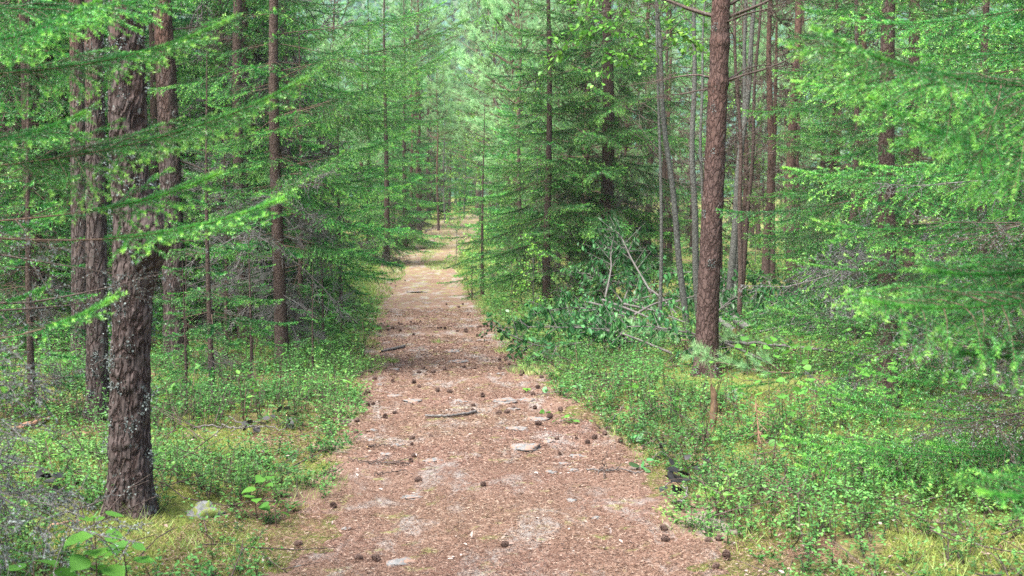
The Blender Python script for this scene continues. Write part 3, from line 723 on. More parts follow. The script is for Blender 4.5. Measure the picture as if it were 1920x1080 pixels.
place_tree('M3', 8.6, 18.5, R(190), .9, 'tall spruce in shade at the far right of the wood')
place_tree('P2', at(1099, 23.5), 23.5, R(50), 1.0, 'slim pine with red bark between the slender and the stout spruce', cat='pine', name='pine_tree')

FT = [o for o in COL.objects if o.name.startswith('spruce_tree') and o.get('label', '').startswith('young spruce with thin')][0]
def pose_branch(parent, start, end, det, seed, roll=0, g=.14, wide=.3, lush=1, dt=0.0, sweep=0, name='branch', bare=0.0):
    start = np.array(start); end = np.array(end); v = end - start; L = np.linalg.norm(v)
    rr = np.random.default_rng(seed); b = spruce_branch(rr, L * 1.02, det, lush, sweep, g, wide, bare)
    if dt: b = Geo().put(b, None, (0, 0, 0), 1.0, dt)
    az = math.atan2(v[1], v[0]); el = math.asin(v[2] / L) + .10; rz = parent.rotation_euler.z
    o = mobj(name, b.mesh(name, [M['twig'], M['needle']]), parent, rotz(-rz) @ (start - np.array(parent.location)) / parent.scale[0])
    o.rotation_euler = Matrix((rotz(az - rz) @ roty(-el) @ rotx(roll)).tolist()).to_euler(); return o
FX = at(527, 12.4)
for i, (tx, ty, td, dz, g, wd) in enumerate([(880, 55, 12.4, -.45, .22, .34), (850, 110, 11.6, -.5, .25, .34), (840, 20, 13.2, -.4, .22, .3), (800, 190, 12.8, -.35, .28, .36), (770, 255, 11.8, -.3, .28, .34), (745, 330, 12.6, -.15, .28, .34), (760, 140, 11.2, -.3, .25, .34), (700, 400, 12.0, .0, .25, .32), (690, 60, 11.2, -.3, .25, .36), (640, 300, 11.0, -.1, .28, .36), (660, 480, 11.6, .1, .25, .3)]):
    e = pt(tx, ty, td); pose_branch(FT, (FX, 12.4, e[2] + dz), e, 'near', 250 + i, .35, g, wd, 1, .06)

# reddish pines seen between the right pine and the right spruce, and others with places of their own
for i, (px_, d, k_, sc, lb) in enumerate([
    (1436, 27, 'P1', .8, 'straight orange-barked pine in the clearing just right of the big right pine'),
    (1449, 30, 'P2', .8, 'thin pine close against the orange-barked one in the clearing'),
    (1486, 25, 'P1', .95, 'stouter dark pine in the clearing, next right of the thin pair'),
    (1500, 33, 'P2', .9, 'thin pine half hidden by the stouter dark one in the clearing'),
    (1255, 34, 'P2', .9, 'distant pine left of the grey aspen stems'),
    (1215, 36, 'P2', .8, 'distant pine behind the right-hand boughs of the stout spruce'),
    (1390, 34, 'P2', .9, 'distant pine seen just right of the big right pine'),
    (1560, 30, 'P1', .8, 'pine behind the orange broken branch on the right'),
    (1610, 26, 'P1', .8, 'pine left of the yellowish-green spruce trunk'),
    (1760, 24, 'P1', .8, 'grey shaded pine to the right of the yellowish-green spruce'),
    (773, 52, 'P1', .75, 'left one of the two close pine trunks beyond the bend'),
    (787, 53, 'P1', .8, 'right one of the two close pine trunks beyond the bend'),
    (822, 58, 'P2', .7, 'lone thin pine trunk right of the dark tall spruce beyond the bend'),
    (420, 22, 'P1', 1.0, 'dark straight pine left of the lichen-grey spruce trunk'),
    (60, 15, 'P1', 1.0, 'shaded pine at the left edge of the picture')]):
    place_tree(k_, at(px_, d), d, R(i * 47), sc, lb, cat='pine', name='pine_tree')

for i, (px_, d, k_, sc, lb) in enumerate([
    (792, 90, 'L1', 1.5, 'tall spruce closing the view left above the end of the path'), (895, 96, 'P4', 1.7, 'spreading pale pine above the end of the path'), (805, 70, 'L1', 1.15, 'spruce just left of the end of the path'), (895, 78, 'P3', 1.7, 'bushy pine just right of the end of the path'),
    (925, 60, 'P4', 1.3, 'pale bushy pine between the path end and the slender spruce'), (965, 48, 'P3', 1.5, 'bushy pine filling the gap left of the slender spruce'), (870, 72, 'B2', 1.2, 'little birch right at the end of the path'), (760, 44, 'L1', .85, 'spruce with wide boughs left of the two distant trunks'),
    (843, 80, 'L3', 1.2, 'low round spruce left of the spot where the path disappears'), (872, 96, 'L3', 1.6, 'broad low spruce seen straight beyond the path end'), (857, 86, 'B2', 1.0, 'small birch before the broad low spruce beyond the path end'), (888, 104, 'L1', 1.0, 'dark narrow spruce beyond the path end'), (785, 60, 'P4', 1.3, 'pine crown above the two close trunks beyond the bend'), (725, 36, 'M1', 1.1, 'full spruce at the inside of the left bend'), (1000, 58, 'P4', 1.3, 'pale pine crown behind the slender spruce'), (925, 50, 'L3', .7, 'low spruce at the right side of the far path'), (955, 37, 'M2', .8, 'spruce behind the small open spruce')]):
    kd = {'P': 'pine', 'B': 'birch'}.get(k_[0], 'spruce'); place_tree(k_, at(px_, d), d, R(i * 61), sc, lb, cat=kd, name=kd + '_tree')

for i, (px_, d, k_, sc, lb) in enumerate([(395, 10.8, 'S', .78, 'young spruce filling the gap right of the leaning pine'), (55, 9.0, 'S', .8, 'young spruce at the left edge behind the lichen-covered twigs'), (560, 14.5, 'S', 1.0, 'young spruce between the thin reddish trunk and the path'),
                                          (345, 9.6, 'sap', .9, 'green spruce sapling just right of the burled pine'), (470, 11.6, 'sap', 1.1, 'spruce sapling in front of the dark lichen-grey trunk'), (585, 11.8, 'sap', .8, 'spruce sapling right of the thin reddish trunk'), (230, 13.5, 'S', .8, 'small spruce seen between the left pines'), (420, 13.2, 'S', .7, 'small spruce behind the spruce sapling and the lichen-grey trunk'), (605, 13.2, 'sap', 1.1, 'bushy spruce sapling at the left verge, below the sweeping boughs'), (640, 17.5, 'S', .9, 'small spruce pressed against the left path edge'), (290, 17, 'M1', 1.0, 'full spruce behind the leaning pine'), (110, 18, 'M1', 1.0, 'full spruce behind the pines on the far left'),
                                          (1560, 17, 'H2', .8, 'spruce in the shade left of the yellowish-green one'), (1850, 10.5, 'M2', .85, 'spruce at the right edge of the picture behind the dead twigs')]):
    place_tree(k_, at(px_, d), d, R(i * 77), sc, lb)

# slender aspens right
rA = np.random.default_rng(71)
def aspen(label, base, top, d, w0, seed, group=None, dark=False, spray=0, name='aspen_tree'):
    rr = np.random.default_rng(seed); b = pt(*base, d); tp = pt(*top, d); o = np.array([b[0], b[1], g1(b[0], b[1])])
    t = thing(name, label, 'aspen', o, 0, group); tt = tp - o
    n = 30; u = np.linspace(0, 1.5, n); P = np.outer(u, [tt[0], 0, tt[2]]); P[:, 0] += .03 * np.sin(u * 5 + seed) + .012 * np.sin(u * 14 + seed); P[:, 1] += .03 * np.cos(u * 4 + seed)
    P[0, 2] = -.2; r0 = w0 / FPX * d / 2
    g_ = Geo(); add_tube(g_, P, r0 * (1.1 - .5 * u), 9); mobj('trunk', g_.mesh('trunk', [M['spruce_bark' if dark else 'aspen_bark']]), t)
    cg = Geo(); S0, S1, A = [], [], []; LP, LH = [], []
    for i in range(16 if spray else 12):
        uu = rr.uniform(.45, 1.4); p = np.array([np.interp(uu, u, P[:, q]) for q in range(3)]); az = rr.uniform(0, 6.28); e = rr.uniform(.3, 1.1); L = rr.uniform(.3, .9)
        dd = np.array([math.cos(az) * math.cos(e), math.sin(az) * math.cos(e), math.sin(e)])
        for s in range(5):
            q = p + dd * L / 5; S0.append(p); S1.append(q); A.append(.008 * (1 - s / 6)); d2 = nrm(dd + rr.normal(0, .6, 3)); S0.append(q); S1.append(q + d2 * L * .25); A.append(.003)
            if spray and uu > .8:
                m = rr.integers(1, 4); LP.append(q + d2 * L * .25 * rr.random((m, 1)) + rr.normal(0, .02, (m, 3))); LH.append(d2 + rr.normal(0, .7, (m, 3)))
            p = q; dd = nrm(dd + rr.normal(0, .15, 3))
    V, F = prisms(np.array(S0), np.array(S1), np.array(A), np.array(A) * .7, 4); cg.add(V, F, 0, .5, True)
    if LP:
        LP = np.concatenate(LP); LH = np.concatenate(LH); V, F, tc = leaves(rr, LP, .055, .5, rr.uniform(.25, .7, len(LP)), .85, .1, .2, LH); cg.add(V, F, 1, tc)
    mobj('crown', cg.mesh('crown', [M['dead_dark'], M['broadleaf']]), t); return t
aspen('grey aspen stem leaning left, first of the slender stems left of the big right pine', (1284, 622), (1236, 60), 15.0, 12, 1, spray=1)
aspen('straight grey aspen stem close to the left side of the big right pine', (1307, 605), (1300, 80), 16.0, 13, 2, spray=1)
aspen('pale twin aspen stem just right of the big right pine, leaning right', (1366, 588), (1408, 60), 16.5, 14, 3)
aspen('second pale aspen stem behind the leaning one right of the big right pine', (1378, 588), (1396, 60), 17.2, 11, 4)
aspen('dark thin stem standing in front of the pale aspens right of the big right pine', (1391, 640), (1379, 60), 14.3, 9, 5, dark=True, name='young_tree')
aspen('dark whip-thin stem fanning right above the pale aspens', (1385, 560), (1425, 60), 17.5, 8, 6, dark=True, name='young_tree')
aspen('short grey stem behind the straight aspen stem', (1316, 560), (1318, 150), 18, 8, 7)

# spray of bright leaves hanging from the top between the stout spruce and the right pine
def leaf_spray(name, label, segs, d, nl, size, seed, cat='branch', mats=('dead_dark', 'broadleaf'), tmu=.75, hang=.3, rr0=.007, group=None, head=None):
    rr = np.random.default_rng(seed); P = np.array([pt(a, b, d + dd_) for a, b, dd_ in segs]); o = P[0].copy(); C = curve(P - o, 20)
    g_ = Geo(); add_tube(g_, C, np.linspace(rr0, rr0 * .3, 20), 5); LP, LH = [], []
    S0, S1 = [], []
    for i in range(3, 20):
        for s in range(2):
            dd = nrm(nrm(C[i] - C[i - 1]) + rr.normal(0, .8, 3)); l = rr.uniform(.08, .3); S0.append(C[i]); S1.append(C[i] + dd * l); m = rr.integers(1, nl)
            LP.append(C[i] + dd * l * rr.random((m, 1)) + rr.normal(0, .015, (m, 3))); LH.append(dd + rr.normal(0, .7, (m, 3)))
    V, F = prisms(np.array(S0), np.array(S1), .003, .0015, 3); g_.add(V, F, 0, .5)
    LP = np.concatenate(LP); LH = np.concatenate(LH); V, F, tc = leaves(rr, LP, size, .5, np.clip(rr.normal(tmu, .15, len(LP)), 0, 1), .85, .12, hang, LH); g_.add(V, F, 1, tc)
    return C, g_, o
asp = thing('aspen_tree', 'leafy aspen bough crown with bright yellow-green leaves hanging over the brush pile', 'aspen', (at(1236, 14.6), 14.6, g1(at(1236, 14.6), 14.6)))
gA = trunk_geo(7, .028, np.random.default_rng(3), 7, wob=.05, lean=.0).mesh('trunk', [M['aspen_bark']]); mobj('trunk', gA, asp)
ob = np.array(asp.location)
for i, sg_ in enumerate([[(1240, 60, .2), (1180, 20, 0), (1110, 30, -.2), (1060, 80, -.3), (1040, 110, -.4)], [(1240, 90, .2), (1190, 70, 0), (1130, 50, -.3), (1090, 75, -.2)], [(1240, 110, .2), (1200, 110, .1), (1160, 100, -.1), (1120, 135, -.2)],
                         [(1240, 30, .2), (1200, -10, .1), (1140, -10, .1), (1080, 5, -.1)], [(1240, 20, .2), (1280, -10, .1), (1310, 20, -.1)], [(1240, 80, .2), (1270, 60, -.1), (1310, 90, -.2)]]):
    C, g_, o = leaf_spray('', '', sg_, 14.4, 8, .062, 200 + i, tmu=.5); mobj('leafy_branch', g_.mesh('leafy_branch', [M['dead_dark'], M['broadleaf']]), asp, o - ob)

# broadleaf trees in the middle distance
for (px_, d, k_, sc, rz, lb) in [(930, 46, 'B1', 1.1, 10, 'yellow-tinged birch behind the small open spruce'), (835, 66, 'B1', 1.0, 200, 'light green birch where the path disappears'),
                                (900, 62, 'B1', .9, 300, 'birch on the right of the far end of the path'), (1000, 33, 'B2', 1.0, 20, 'young birch behind the slender spruce'), (1330, 31, 'B2', 1.0, 50, 'young birch in the clearing behind the big right pine')]:
    place_tree(k_, at(px_, d), d, R(rz), sc, lb, cat='birch', name='birch_tree')
for i, (px_, py_, sc, lb) in enumerate([(900, 545, .7, 'leafy bush at the right path edge below the small open spruce'), (960, 560, .75, 'broad-leaved bush left of the brush pile'), (1000, 600, .6, 'low shrub with round leaves beside the path and brush pile'),
                                        (855, 505, .8, 'bush at the right path edge next to the sapling'), (1415, 520, .8, 'yellow-green shrub behind the cut branches'), (1530, 500, .7, 'yellow-leaved shrub near the orange broken branch')]):
    p = gp(px_, py_); place_tree('B3', p[0], p[1], i * 1.3, sc, lb, cat='shrub', name='leafy_shrub')

# ------------------------------------------------------------------ the wood behind
rf = np.random.default_rng(88); taken = []
def corridor(x, y): return abs(x - float(path_x(y))) < (2.6 if y < 40 else (3.0 if y < 82 else 1.6))
cnt = {}
def band(y): return 'near' if y < 28 else ('farther' if y < 50 else 'farthest')
def fill(n, xr, yr, kinds, side, probs, mind=1.3, clear=None):
    tries = 0; c = 0
    while c < n and tries < n * 40:
        tries += 1; y = rf.uniform(*yr); x = rf.uniform(*xr) * (y / yr[1] if abs(xr[0]) > 20 or abs(xr[1]) > 20 else 1)
        if corridor(x, y) or (clear and clear(x, y)) or any((x - a) ** 2 + (y - b) ** 2 < mind ** 2 for a, b in taken): continue
        taken.append((x, y)); c += 1; k_ = rf.choice(kinds, p=probs); sc = rf.uniform(.75, 1.15)
        kd = {'P': 'pine', 'B': 'birch'}.get(k_[0], 'spruce')
        look = {'P1': 'tall slim pine', 'P2': 'thin pine', 'P3': 'bushy young pine', 'P4': 'spreading pine', 'B1': 'light green birch', 'B2': 'young birch'}.get(k_, {'L1': 'full green spruce', 'L2': 'high-crowned spruce', 'L3': 'low bushy spruce', 'D1': 'spruce bare below', 'D0': 'thin spruce with dry brown twigs', 'M1': 'spruce', 'M2': 'bushy spruce', 'M3': 'tall spruce', 'S': 'small spruce'}.get(k_, 'spruce'))
        dd = abs(x - float(path_x(y))); dep = 'by the path' if dd < 6 else ('off the path' if dd < 12 else 'deep in the stand')
        lb = f'{look}, {dep}, {band(y)} wood {side}'
        place_tree(k_, x, y, rf.uniform(0, 6.28), sc, lb, cat=kd, name=kd + '_tree', group=f'{kd} trees in the {band(y)} wood {side}')
def clearR(x, y):      # the thin, see-through stand on the right between the right pine and the spruce
    px_ = 960 + x / y * FPX; return 1180 < px_ < 1640 and y < 45
def clearC(x, y):
    px_ = 960 + x / y * FPX; return 700 < px_ < 960 and y < 60
fill(36, (-22, -3), (16, 34), ['D1', 'L1', 'L2', 'D0'], 'on the left', [.4, .25, .15, .2], 1.5)
fill(34, (-42, -3), (34, 62), ['L1', 'L2', 'P4', 'L3', 'P1'], 'on the left', [.3, .2, .2, .15, .15], 1.8)
fill(30, (4, 20), (22, 34), ['P2', 'D0', 'P1', 'D1'], 'on the right', [.4, .3, .2, .1], 1.3, lambda x, y: clearR(x, y) and rf.random() < .72)
fill(14, (7, 16), (14, 24), ['L1', 'D1', 'M1'], 'on the right', [.4, .3, .3], 1.6, clearR)
fill(60, (0, 42), (34, 66), ['P2', 'P1', 'D0', 'P4', 'P3', 'B2'], 'on the right', [.3, .22, .16, .14, .1, .08], 1.5)
fill(70, (-55, 60), (66, 120), ['P4', 'P3', 'L1', 'P1', 'B1', 'L2'], 'beyond the bend', [.32, .2, .16, .12, .12, .08], 2.2)
fill(12, (-9, 4), (44, 66), ['P3', 'P4', 'B1'], 'at the bend', [.5, .3, .2], 1.6)
fill(26, (-13, 9), (84, 110), ['P4', 'P3', 'B1', 'L1'], 'at the path end', [.4, .25, .2, .15], 1.8)
fill(11, (-.6, 4.5), (31, 46), ['P3', 'B2', 'L3', 'P4'], 'right of the bend', [.4, .1, .25, .25], 1.3)

# ================================================================== FOREGROUND BOUGHS (spruces just outside the frame)
SLx, SLy = -2.75, 4.5
SL = thing('spruce_tree', 'spruce at the left margin whose bright-tipped boughs hang in front of the burled pine', 'spruce', (SLx, SLy, g1(SLx, SLy)))
mobj('trunk', trunk_geo(7.5, .09, np.random.default_rng(9), 14).mesh('trunk', [M['spruce_bark']]), SL)
BARE = [.42, .68, .45, .66, .78, .4, .35, .45, .8, .62]
for i, (tx, ty, td, sz, sy_, roll, wd, g) in enumerate([
    (562, 212, 3.9, .22, 0, .1, .17, .1), (520, 438, 3.7, .0, 0, -.1, .13, .08), (408, 92, 4.1, .05, .1, .15, .20, .14), (405, 372, 4.2, .15, 0, .2, .2, .14),
    (205, 610, 3.7, .15, -.1, 0, .13, .06), (350, 20, 4.3, -.1, 0, 0, .24, .16),
    (180, 40, 3.8, .1, -.2, .1, .24, .2), (150, 250, 3.9, .05, -.2, 0, .26, .2), (90, 560, 4.6, .1, 0, 0, .2, .1), (110, 420, 4.8, .1, .3, 0, .22, .15)]):
    e = pt(tx, ty, td); pose_branch(SL, (SLx + .05, SLy + sy_, e[2] - sz), e, 'hi', 300 + i, .3 + roll, g, wd * 1.15, .8, .04, bare=BARE[i])
rl = np.random.default_rng(91)
def dead_pose(parent, start, end, seed, fine=.0012, lich=.004, step=.045, sub=.24, mat='dead', name='dead_branch'):
    start = np.array(start); v = np.array(end) - start; L = np.linalg.norm(v); b = dead_branch(np.random.default_rng(seed), L, fine, step, lich, -.04, sub, .007)
    o = mobj(name, b.mesh(name, [M[mat], M['lichen']]), parent, start - np.array(parent.location)); o.rotation_euler = (0, -math.asin(v[2] / L), math.atan2(v[1], v[0])); return o
for i in range(15):
    ty = rl.uniform(560, 1060) if i > 5 else rl.uniform(850, 1080); tx = rl.uniform(0, 110) if ty < 800 else rl.uniform(20, 190); td = rl.uniform(3.4, 4.6); e = pt(tx, ty, td); e[2] = max(e[2], .12)
    dead_pose(SL, (SLx, SLy, e[2] + rl.uniform(.0, .3)), e, 400 + i, .0018, .011, .085)
for i, (tx, ty, td) in enumerate([(330, 640, 4.6), (300, 520, 4.4), (260, 330, 4.2), (420, 545, 5.0), (230, 690, 5.2)]):
    e = pt(tx, ty, td); dead_pose(SL, (SLx, SLy, e[2] + .05), e, 430 + i, .0012, .02, .10, .2, 'dead_dark')

SRx, SRy = 2.55, 3.9
SR = thing('spruce_tree', 'spruce at the right margin whose blurred bright boughs hang closest to the viewer', 'spruce', (SRx, SRy, g1(SRx, SRy)))
mobj('trunk', trunk_geo(7.5, .09, np.random.default_rng(10), 14).mesh('trunk', [M['spruce_bark']]), SR)
for i, (tx, ty, td, sz, sy_, roll, wd, g) in enumerate([
    (1550, 130, 3.0, -.02, -.1, .1, .34, .42), (1640, 240, 3.3, .15, 0, .1, .3, .34),
    (1655, 640, 2.9, -.28, -.1, .1, .34, .34), (1760, 560, 3.3, -.2, 0, .1, .3, .3), (1862, 990, 2.9, -.1, 0, 0, .2, .1),
    (1790, 700, 3.4, -.1, .1, 0, .25, .2)]):
    e = pt(tx, ty, td); pose_branch(SR, (SRx - .03, SRy + sy_, e[2] - sz), e, 'hi', 500 + i, -.45 + roll, .34, wd * 1.15, 1, .0)
# a third spruce on the right, dead grey twigs and a few green tips low down
STx, STy = 3.35, 6.3
ST = thing('spruce_tree', 'spruce right of the yellowish-green one, grey dead twigs below its few green tips', 'spruce', (STx, STy, g1(STx, STy)))
mobj('trunk', trunk_geo(7.5, .08, np.random.default_rng(12), 12).mesh('trunk', [M['spruce_bark']]), ST)
for i in range(17):
    ty = rl.uniform(640, 960) if i % 3 else rl.uniform(380, 640); tx = rl.uniform(1600, 1850) if ty < 800 else rl.uniform(1690, 1880); td = rl.uniform(5.2, 6.8); e = pt(tx, ty, td); e[2] = max(e[2], .25)
    dead_pose(ST, (STx, STy, e[2] + rl.uniform(-.05, .25)), e, 600 + i, .0018, .05, .08, .26, 'dead' if i % 2 else 'dead_dark')
for i, (tx, ty, td) in enumerate([(1475, 855, 6.4), (1500, 910, 6.2), (1570, 790, 6.3), (1560, 850, 6.0), (1640, 900, 6.2), (1500, 750, 6.9), (1610, 720, 6.6), (1440, 610, 7.2), (1480, 520, 7.4), (1700, 470, 6.6), (1620, 330, 6.8), (1470, 345, 7.4), (1530, 440, 7.2), (1800, 250, 6.2), (1750, 860, 5.8), (1700, 120, 6.6), (1580, 60, 7.0), (1490, 180, 7.4)]):
    e = pt(tx, ty, td); pose_branch(ST, (STx, STy, e[2] + (-.05 if ty > 600 else .1)), e, 'near', 640 + i, rl.uniform(-.55, -.2), .22, .33, 1, .08)

# fine-limbed low boughs left of the pine
p = gp(350, 700); place_tree('sap', p[0], p[1], 1.0, .9, 'bright green spruce sapling in the shade right of the burled pine', cat='spruce sapling', name='spruce_sapling')
p = gp(640, 640); place_tree('sap', p[0], p[1], 2.0, .7, 'small spruce sapling at the left path edge below the bright green boughs', cat='spruce sapling', name='spruce_sapling')

# ================================================================== GROUND COVER
def sample(rng, n, yr, smax, smin=-.05, px_range=(-260, 2180), side=0):
    out = []; tot = 0
    while tot < n:
        y = yr[0] + (yr[1] - yr[0]) * rng.random(n * 2); lo = (px_range[0] - 960) / FPX * y; hi = (px_range[1] - 960) / FPX * y
        x = lo + (hi - lo) * rng.random(n * 2); s = np.abs(x - path_x(y)) - path_w(y) + .13 * wn_(x, y, 1)
        k = (s > smin) & (s < smax)
        if side: k &= np.sign(x - path_x(y)) == side
        out.append(np.stack([x, y, s], 1)[k]); tot += k.sum()
    return np.concatenate(out)[:n]
def _c(px_, py_, r_): p = gp(px_, py_); return (p[0], p[1] - r_ * .6, r_)
CLEAR = [_c(245, 1000, .42), _c(382, 965, .2), _c(1334, 808, .22), _c(1424, 856, .22), _c(1262, 928, .22), _c(1324, 722, .45), _c(500, 815, .5), _c(182, 790, .3), _c(460, 716, .5)]
def undergrowth(seed, nplants, yr, nl, size, hgt, rad, stems, smax=9, dens_thr=-.25):
    rng = np.random.default_rng(seed); S = sample(rng, nplants, yr, smax, -.05 if yr[0] < 20 else .25)
    dn = wn_(S[:, 0] * 1.3 + 7, S[:, 1] * 1.3, 0) + .5 * wn_(S[:, 0], S[:, 1], 1)
    for (qx, qy, qr) in CLEAR: dn = dn - 9 * (((S[:, 0] - qx) ** 2 + (S[:, 1] - qy - .1) ** 2) < qr ** 2)
    keep = dn > dens_thr - .5 * ((S[:, 1] < 8.5) & (S[:, 0] > 1)) + rng.normal(0, .4, len(S)) + .1 * ss(8.5, 6.5, S[:, 1]) - .7 * ((S[:, 2] < 1.2) & (S[:, 1] > 8)); S = S[keep]
    hh = hgt * (.45 + .55 * ss(-.1, .5, S[:, 2])) * rng.uniform(.4, 1.35, len(S)) * (1 + .35 * np.clip(wn_(S[:, 0], S[:, 1], 1), -1, 1))
    base = np.stack([S[:, 0], S[:, 1], gz(S[:, 0], S[:, 1])], 1); n = len(S); idx = np.repeat(np.arange(n), nl); m = len(idx)
    NS = 5; sa = rng.uniform(0, 6.28, (n, NS)); sr = rad * rng.uniform(.2, 1.3, (n, NS)); sh = hh[:, None] * rng.uniform(.5, 1.2, (n, NS))
    st_ = rng.integers(0, NS, m); u = rng.random(m) ** .7; aa = sa[idx, st_]; r2 = sr[idx, st_] * u ** 1.4
    P = base[idx] + np.stack([np.cos(aa) * r2, np.sin(aa) * r2, sh[idx, st_] * u], 1) + rng.normal(0, .35 * size, (m, 3)) * [1, 1, .6]
    pl = rng.normal(0, .13, n)[idx] + .13 * wn_(P[:, 0], P[:, 1], 0) + .07 * wn_(P[:, 0], P[:, 1], 1)
    tt = np.clip(.40 + pl + rng.normal(0, .07, m) + .22 * (u - .6), 0, 1)
    g_ = Geo(); V, F, t2 = leaves(rng, P, size * 1.08, .36, tt, .58, .10, 0, np.stack([np.cos(aa), np.sin(aa), .25 + 0 * aa], 1) + rng.normal(0, .55, (m, 3)) * [1, 1, .5]); g_.add(V, F, 1, t2)
    if stems:
        ks = rng.integers(0, m, n * stems); V, F = prisms(base[idx[ks]] - [0, 0, .02], P[ks], .0022 * size / .02, .0012 * size / .02); g_.add(V, F, 0, .5)
    return g_
gu = Geo()
for args in ((701, 3400, (4.2, 8.5), 36, .019, .18, .10, 4), (702, 5600, (8.5, 14), 34, .023, .27, .13, 3), (703, 7600, (14, 24), 20, .040, .32, .22, 1), (704, 6500, (24, 48), 16, .075, .34, .3, 0), (705, 3500, (48, 95), 12, .15, .40, .45, 0)):
    gu.put(undergrowth(*args, smax=(9 if args[2][1] < 20 else 25)))
tag(mobj('bilberry_undergrowth', gu.mesh('bilberry_undergrowth', [M['dead_dark'], M['berry']])), 'small-leaved green bilberry undergrowth along both path edges', 'undergrowth', kind='stuff')

gh = Geo()
for args in ((751, 260, (4.2, 8.5), 7, .042, .22, .07, 3), (752, 500, (8.5, 14), 8, .05, .30, .09, 2), (753, 900, (14, 30), 8, .08, .42, .14, 1)):
    gh.put(undergrowth(*args, smax=9, dens_thr=.35))
tag(mobj('herb_cover', gh.mesh('herb_cover', [M['twig'], M['broadleaf']])), 'broader-leaved bright green herbs standing among the bilberries', 'herbs', kind='stuff')
rng = np.random.default_rng(761); gt = Geo(); S = sample(rng, 900, (4.5, 18), 6, .0); a = rng.uniform(0, 6.28, len(S)); l = rng.uniform(.08, .5, len(S)) * (1 + S[:, 1] * .03)
b = np.stack([S[:, 0], S[:, 1], gz(S[:, 0], S[:, 1]) + rng.uniform(.01, .12, len(S))], 1); d = nrm(np.stack([np.cos(a), np.sin(a), rng.normal(.15, .3, len(S))], 1)); mid = b + d * l[:, None] * .5; e = mid + nrm(d + rng.normal(0, .3, d.shape)) * l[:, None] * .5
for q0, q1, r_ in ((b, mid, .0045), (mid, e, .003), (mid, mid + nrm(d + rng.normal(0, .7, d.shape)) * l[:, None] * .35, .0022)):
    V, F = prisms(q0, q1, r_, r_ * .6, 4); gt.add(V, F, 0, .5, True)
tag(mobj('twig_litter', gt.mesh('twig_litter', [M['dead_dark']])), 'dead twigs littering the undergrowth on both sides', 'twigs', kind='stuff')

# moss fronds, grass and needle litter
def blades_on_ground(seed, n, yr, smin, smax, l, wd, lean, tmu, tsd, dthr=None, px_range=(-260, 2180), lift=0, w2=None):
    rng = np.random.default_rng(seed); S = sample(rng, n, yr, smax, smin, px_range)
    if dthr is not None:
        dn = wn_(S[:, 0] * 1.5 + 3, S[:, 1] * 1.5 - 4, 1); S = S[dn > dthr]
    n = len(S); b = np.stack([S[:, 0], S[:, 1], gz(S[:, 0], S[:, 1]) + lift], 1); tmu = tmu + .13 * wn_(S[:, 0] + 9, S[:, 1], 1) - .08 * wn_(S[:, 0], S[:, 1] + 5, 2)
    d = nrm(rng.normal(size=(n, 3)) * [1, 1, .12] * lean + np.array([0, 0, 1 - lean * .98])); sd_ = nrm(np.cross(d, rng.normal(size=(n, 3)))) * wd * .5
    ll = l * rng.uniform(.5, 1.3, n)[:, None]; V = np.stack([b - sd_, b + sd_, b + d * ll + rng.normal(0, .1, (n, 3)) * ll * [1, 1, 0]], 1).reshape(-1, 3)
    return V, np.arange(n * 3).reshape(-1, 3), np.repeat(np.clip(rng.normal(tmu, tsd, n), 0, 1), 3)
gm = Geo()
gm.add(*(lambda a: (a[0], a[1], 0, a[2]))(blades_on_ground(711, 170000, (4.0, 9), -.12, 4, .026, .0045, .55, .55, .22, -.6)))
gm.add(*(lambda a: (a[0], a[1], 0, a[2]))(blades_on_ground(712, 60000, (9, 16), -.12, 5, .036, .008, .55, .55, .22, -.6)))
tag(mobj('moss', gm.mesh('moss', [M['moss_tuft']])), 'yellow-green moss covering the forest floor beside the path', 'moss', kind='stuff')
gg = Geo()
for a in (blades_on_ground(721, 16000, (4.2, 12), -.08, 1.6, .10, .0035, .4, .5, .25, .3), blades_on_ground(722, 26000, (12, 30), -.15, .9, .13, .008, .4, .5, .25, -.1), blades_on_ground(723, 20000, (26, 75), -.1, 1.2, .16, .02, .4, .45, .25, -.3)): gg.add(a[0], a[1], 0, a[2])
# grassy patches across the middle of the path further on
rng = np.random.default_rng(724)
for (cy_, cxo, rx_, ry_, n) in ((32.5, -.8, .5, 2.6, 1100), (36, .7, .5, 2.0, 1000), (27, -.95, .25, 3, 500), (44, .1, .25, 7, 900), (66, -.4, .5, 8, 1200), (15.5, -.05, .1, .15, 60), (13.5, -.75, .16, .12, 220)):
    a = rng.uniform(0, 6.28, n); q = np.sqrt(rng.random(n)); y = cy_ + ry_ * q * np.sin(a); x = path_x(y) + cxo + rx_ * q * np.cos(a); b = np.stack([x, y, gz(x, y)], 1)
    d = nrm(rng.normal(0, .5, (n, 3)) * [1, 1, 0] + [0, 0, 1]); wv = nrm(np.cross(d, rng.normal(size=(n, 3)))) * (.004 if cy_ < 20 else .009); V = np.stack([b - wv, b + wv, b + d * .09 * rng.uniform(.5, 1.2, (n, 1))], 1).reshape(-1, 3)
    gg.add(V, np.arange(n * 3).reshape(-1, 3), 0, np.repeat(np.clip(rng.normal(.35, .2, n), 0, 1), 3))
tag(mobj('grass', gg.mesh('grass', [M['grass']])), 'thin grass along the path edges and in patches on the far path', 'grass', kind='stuff')

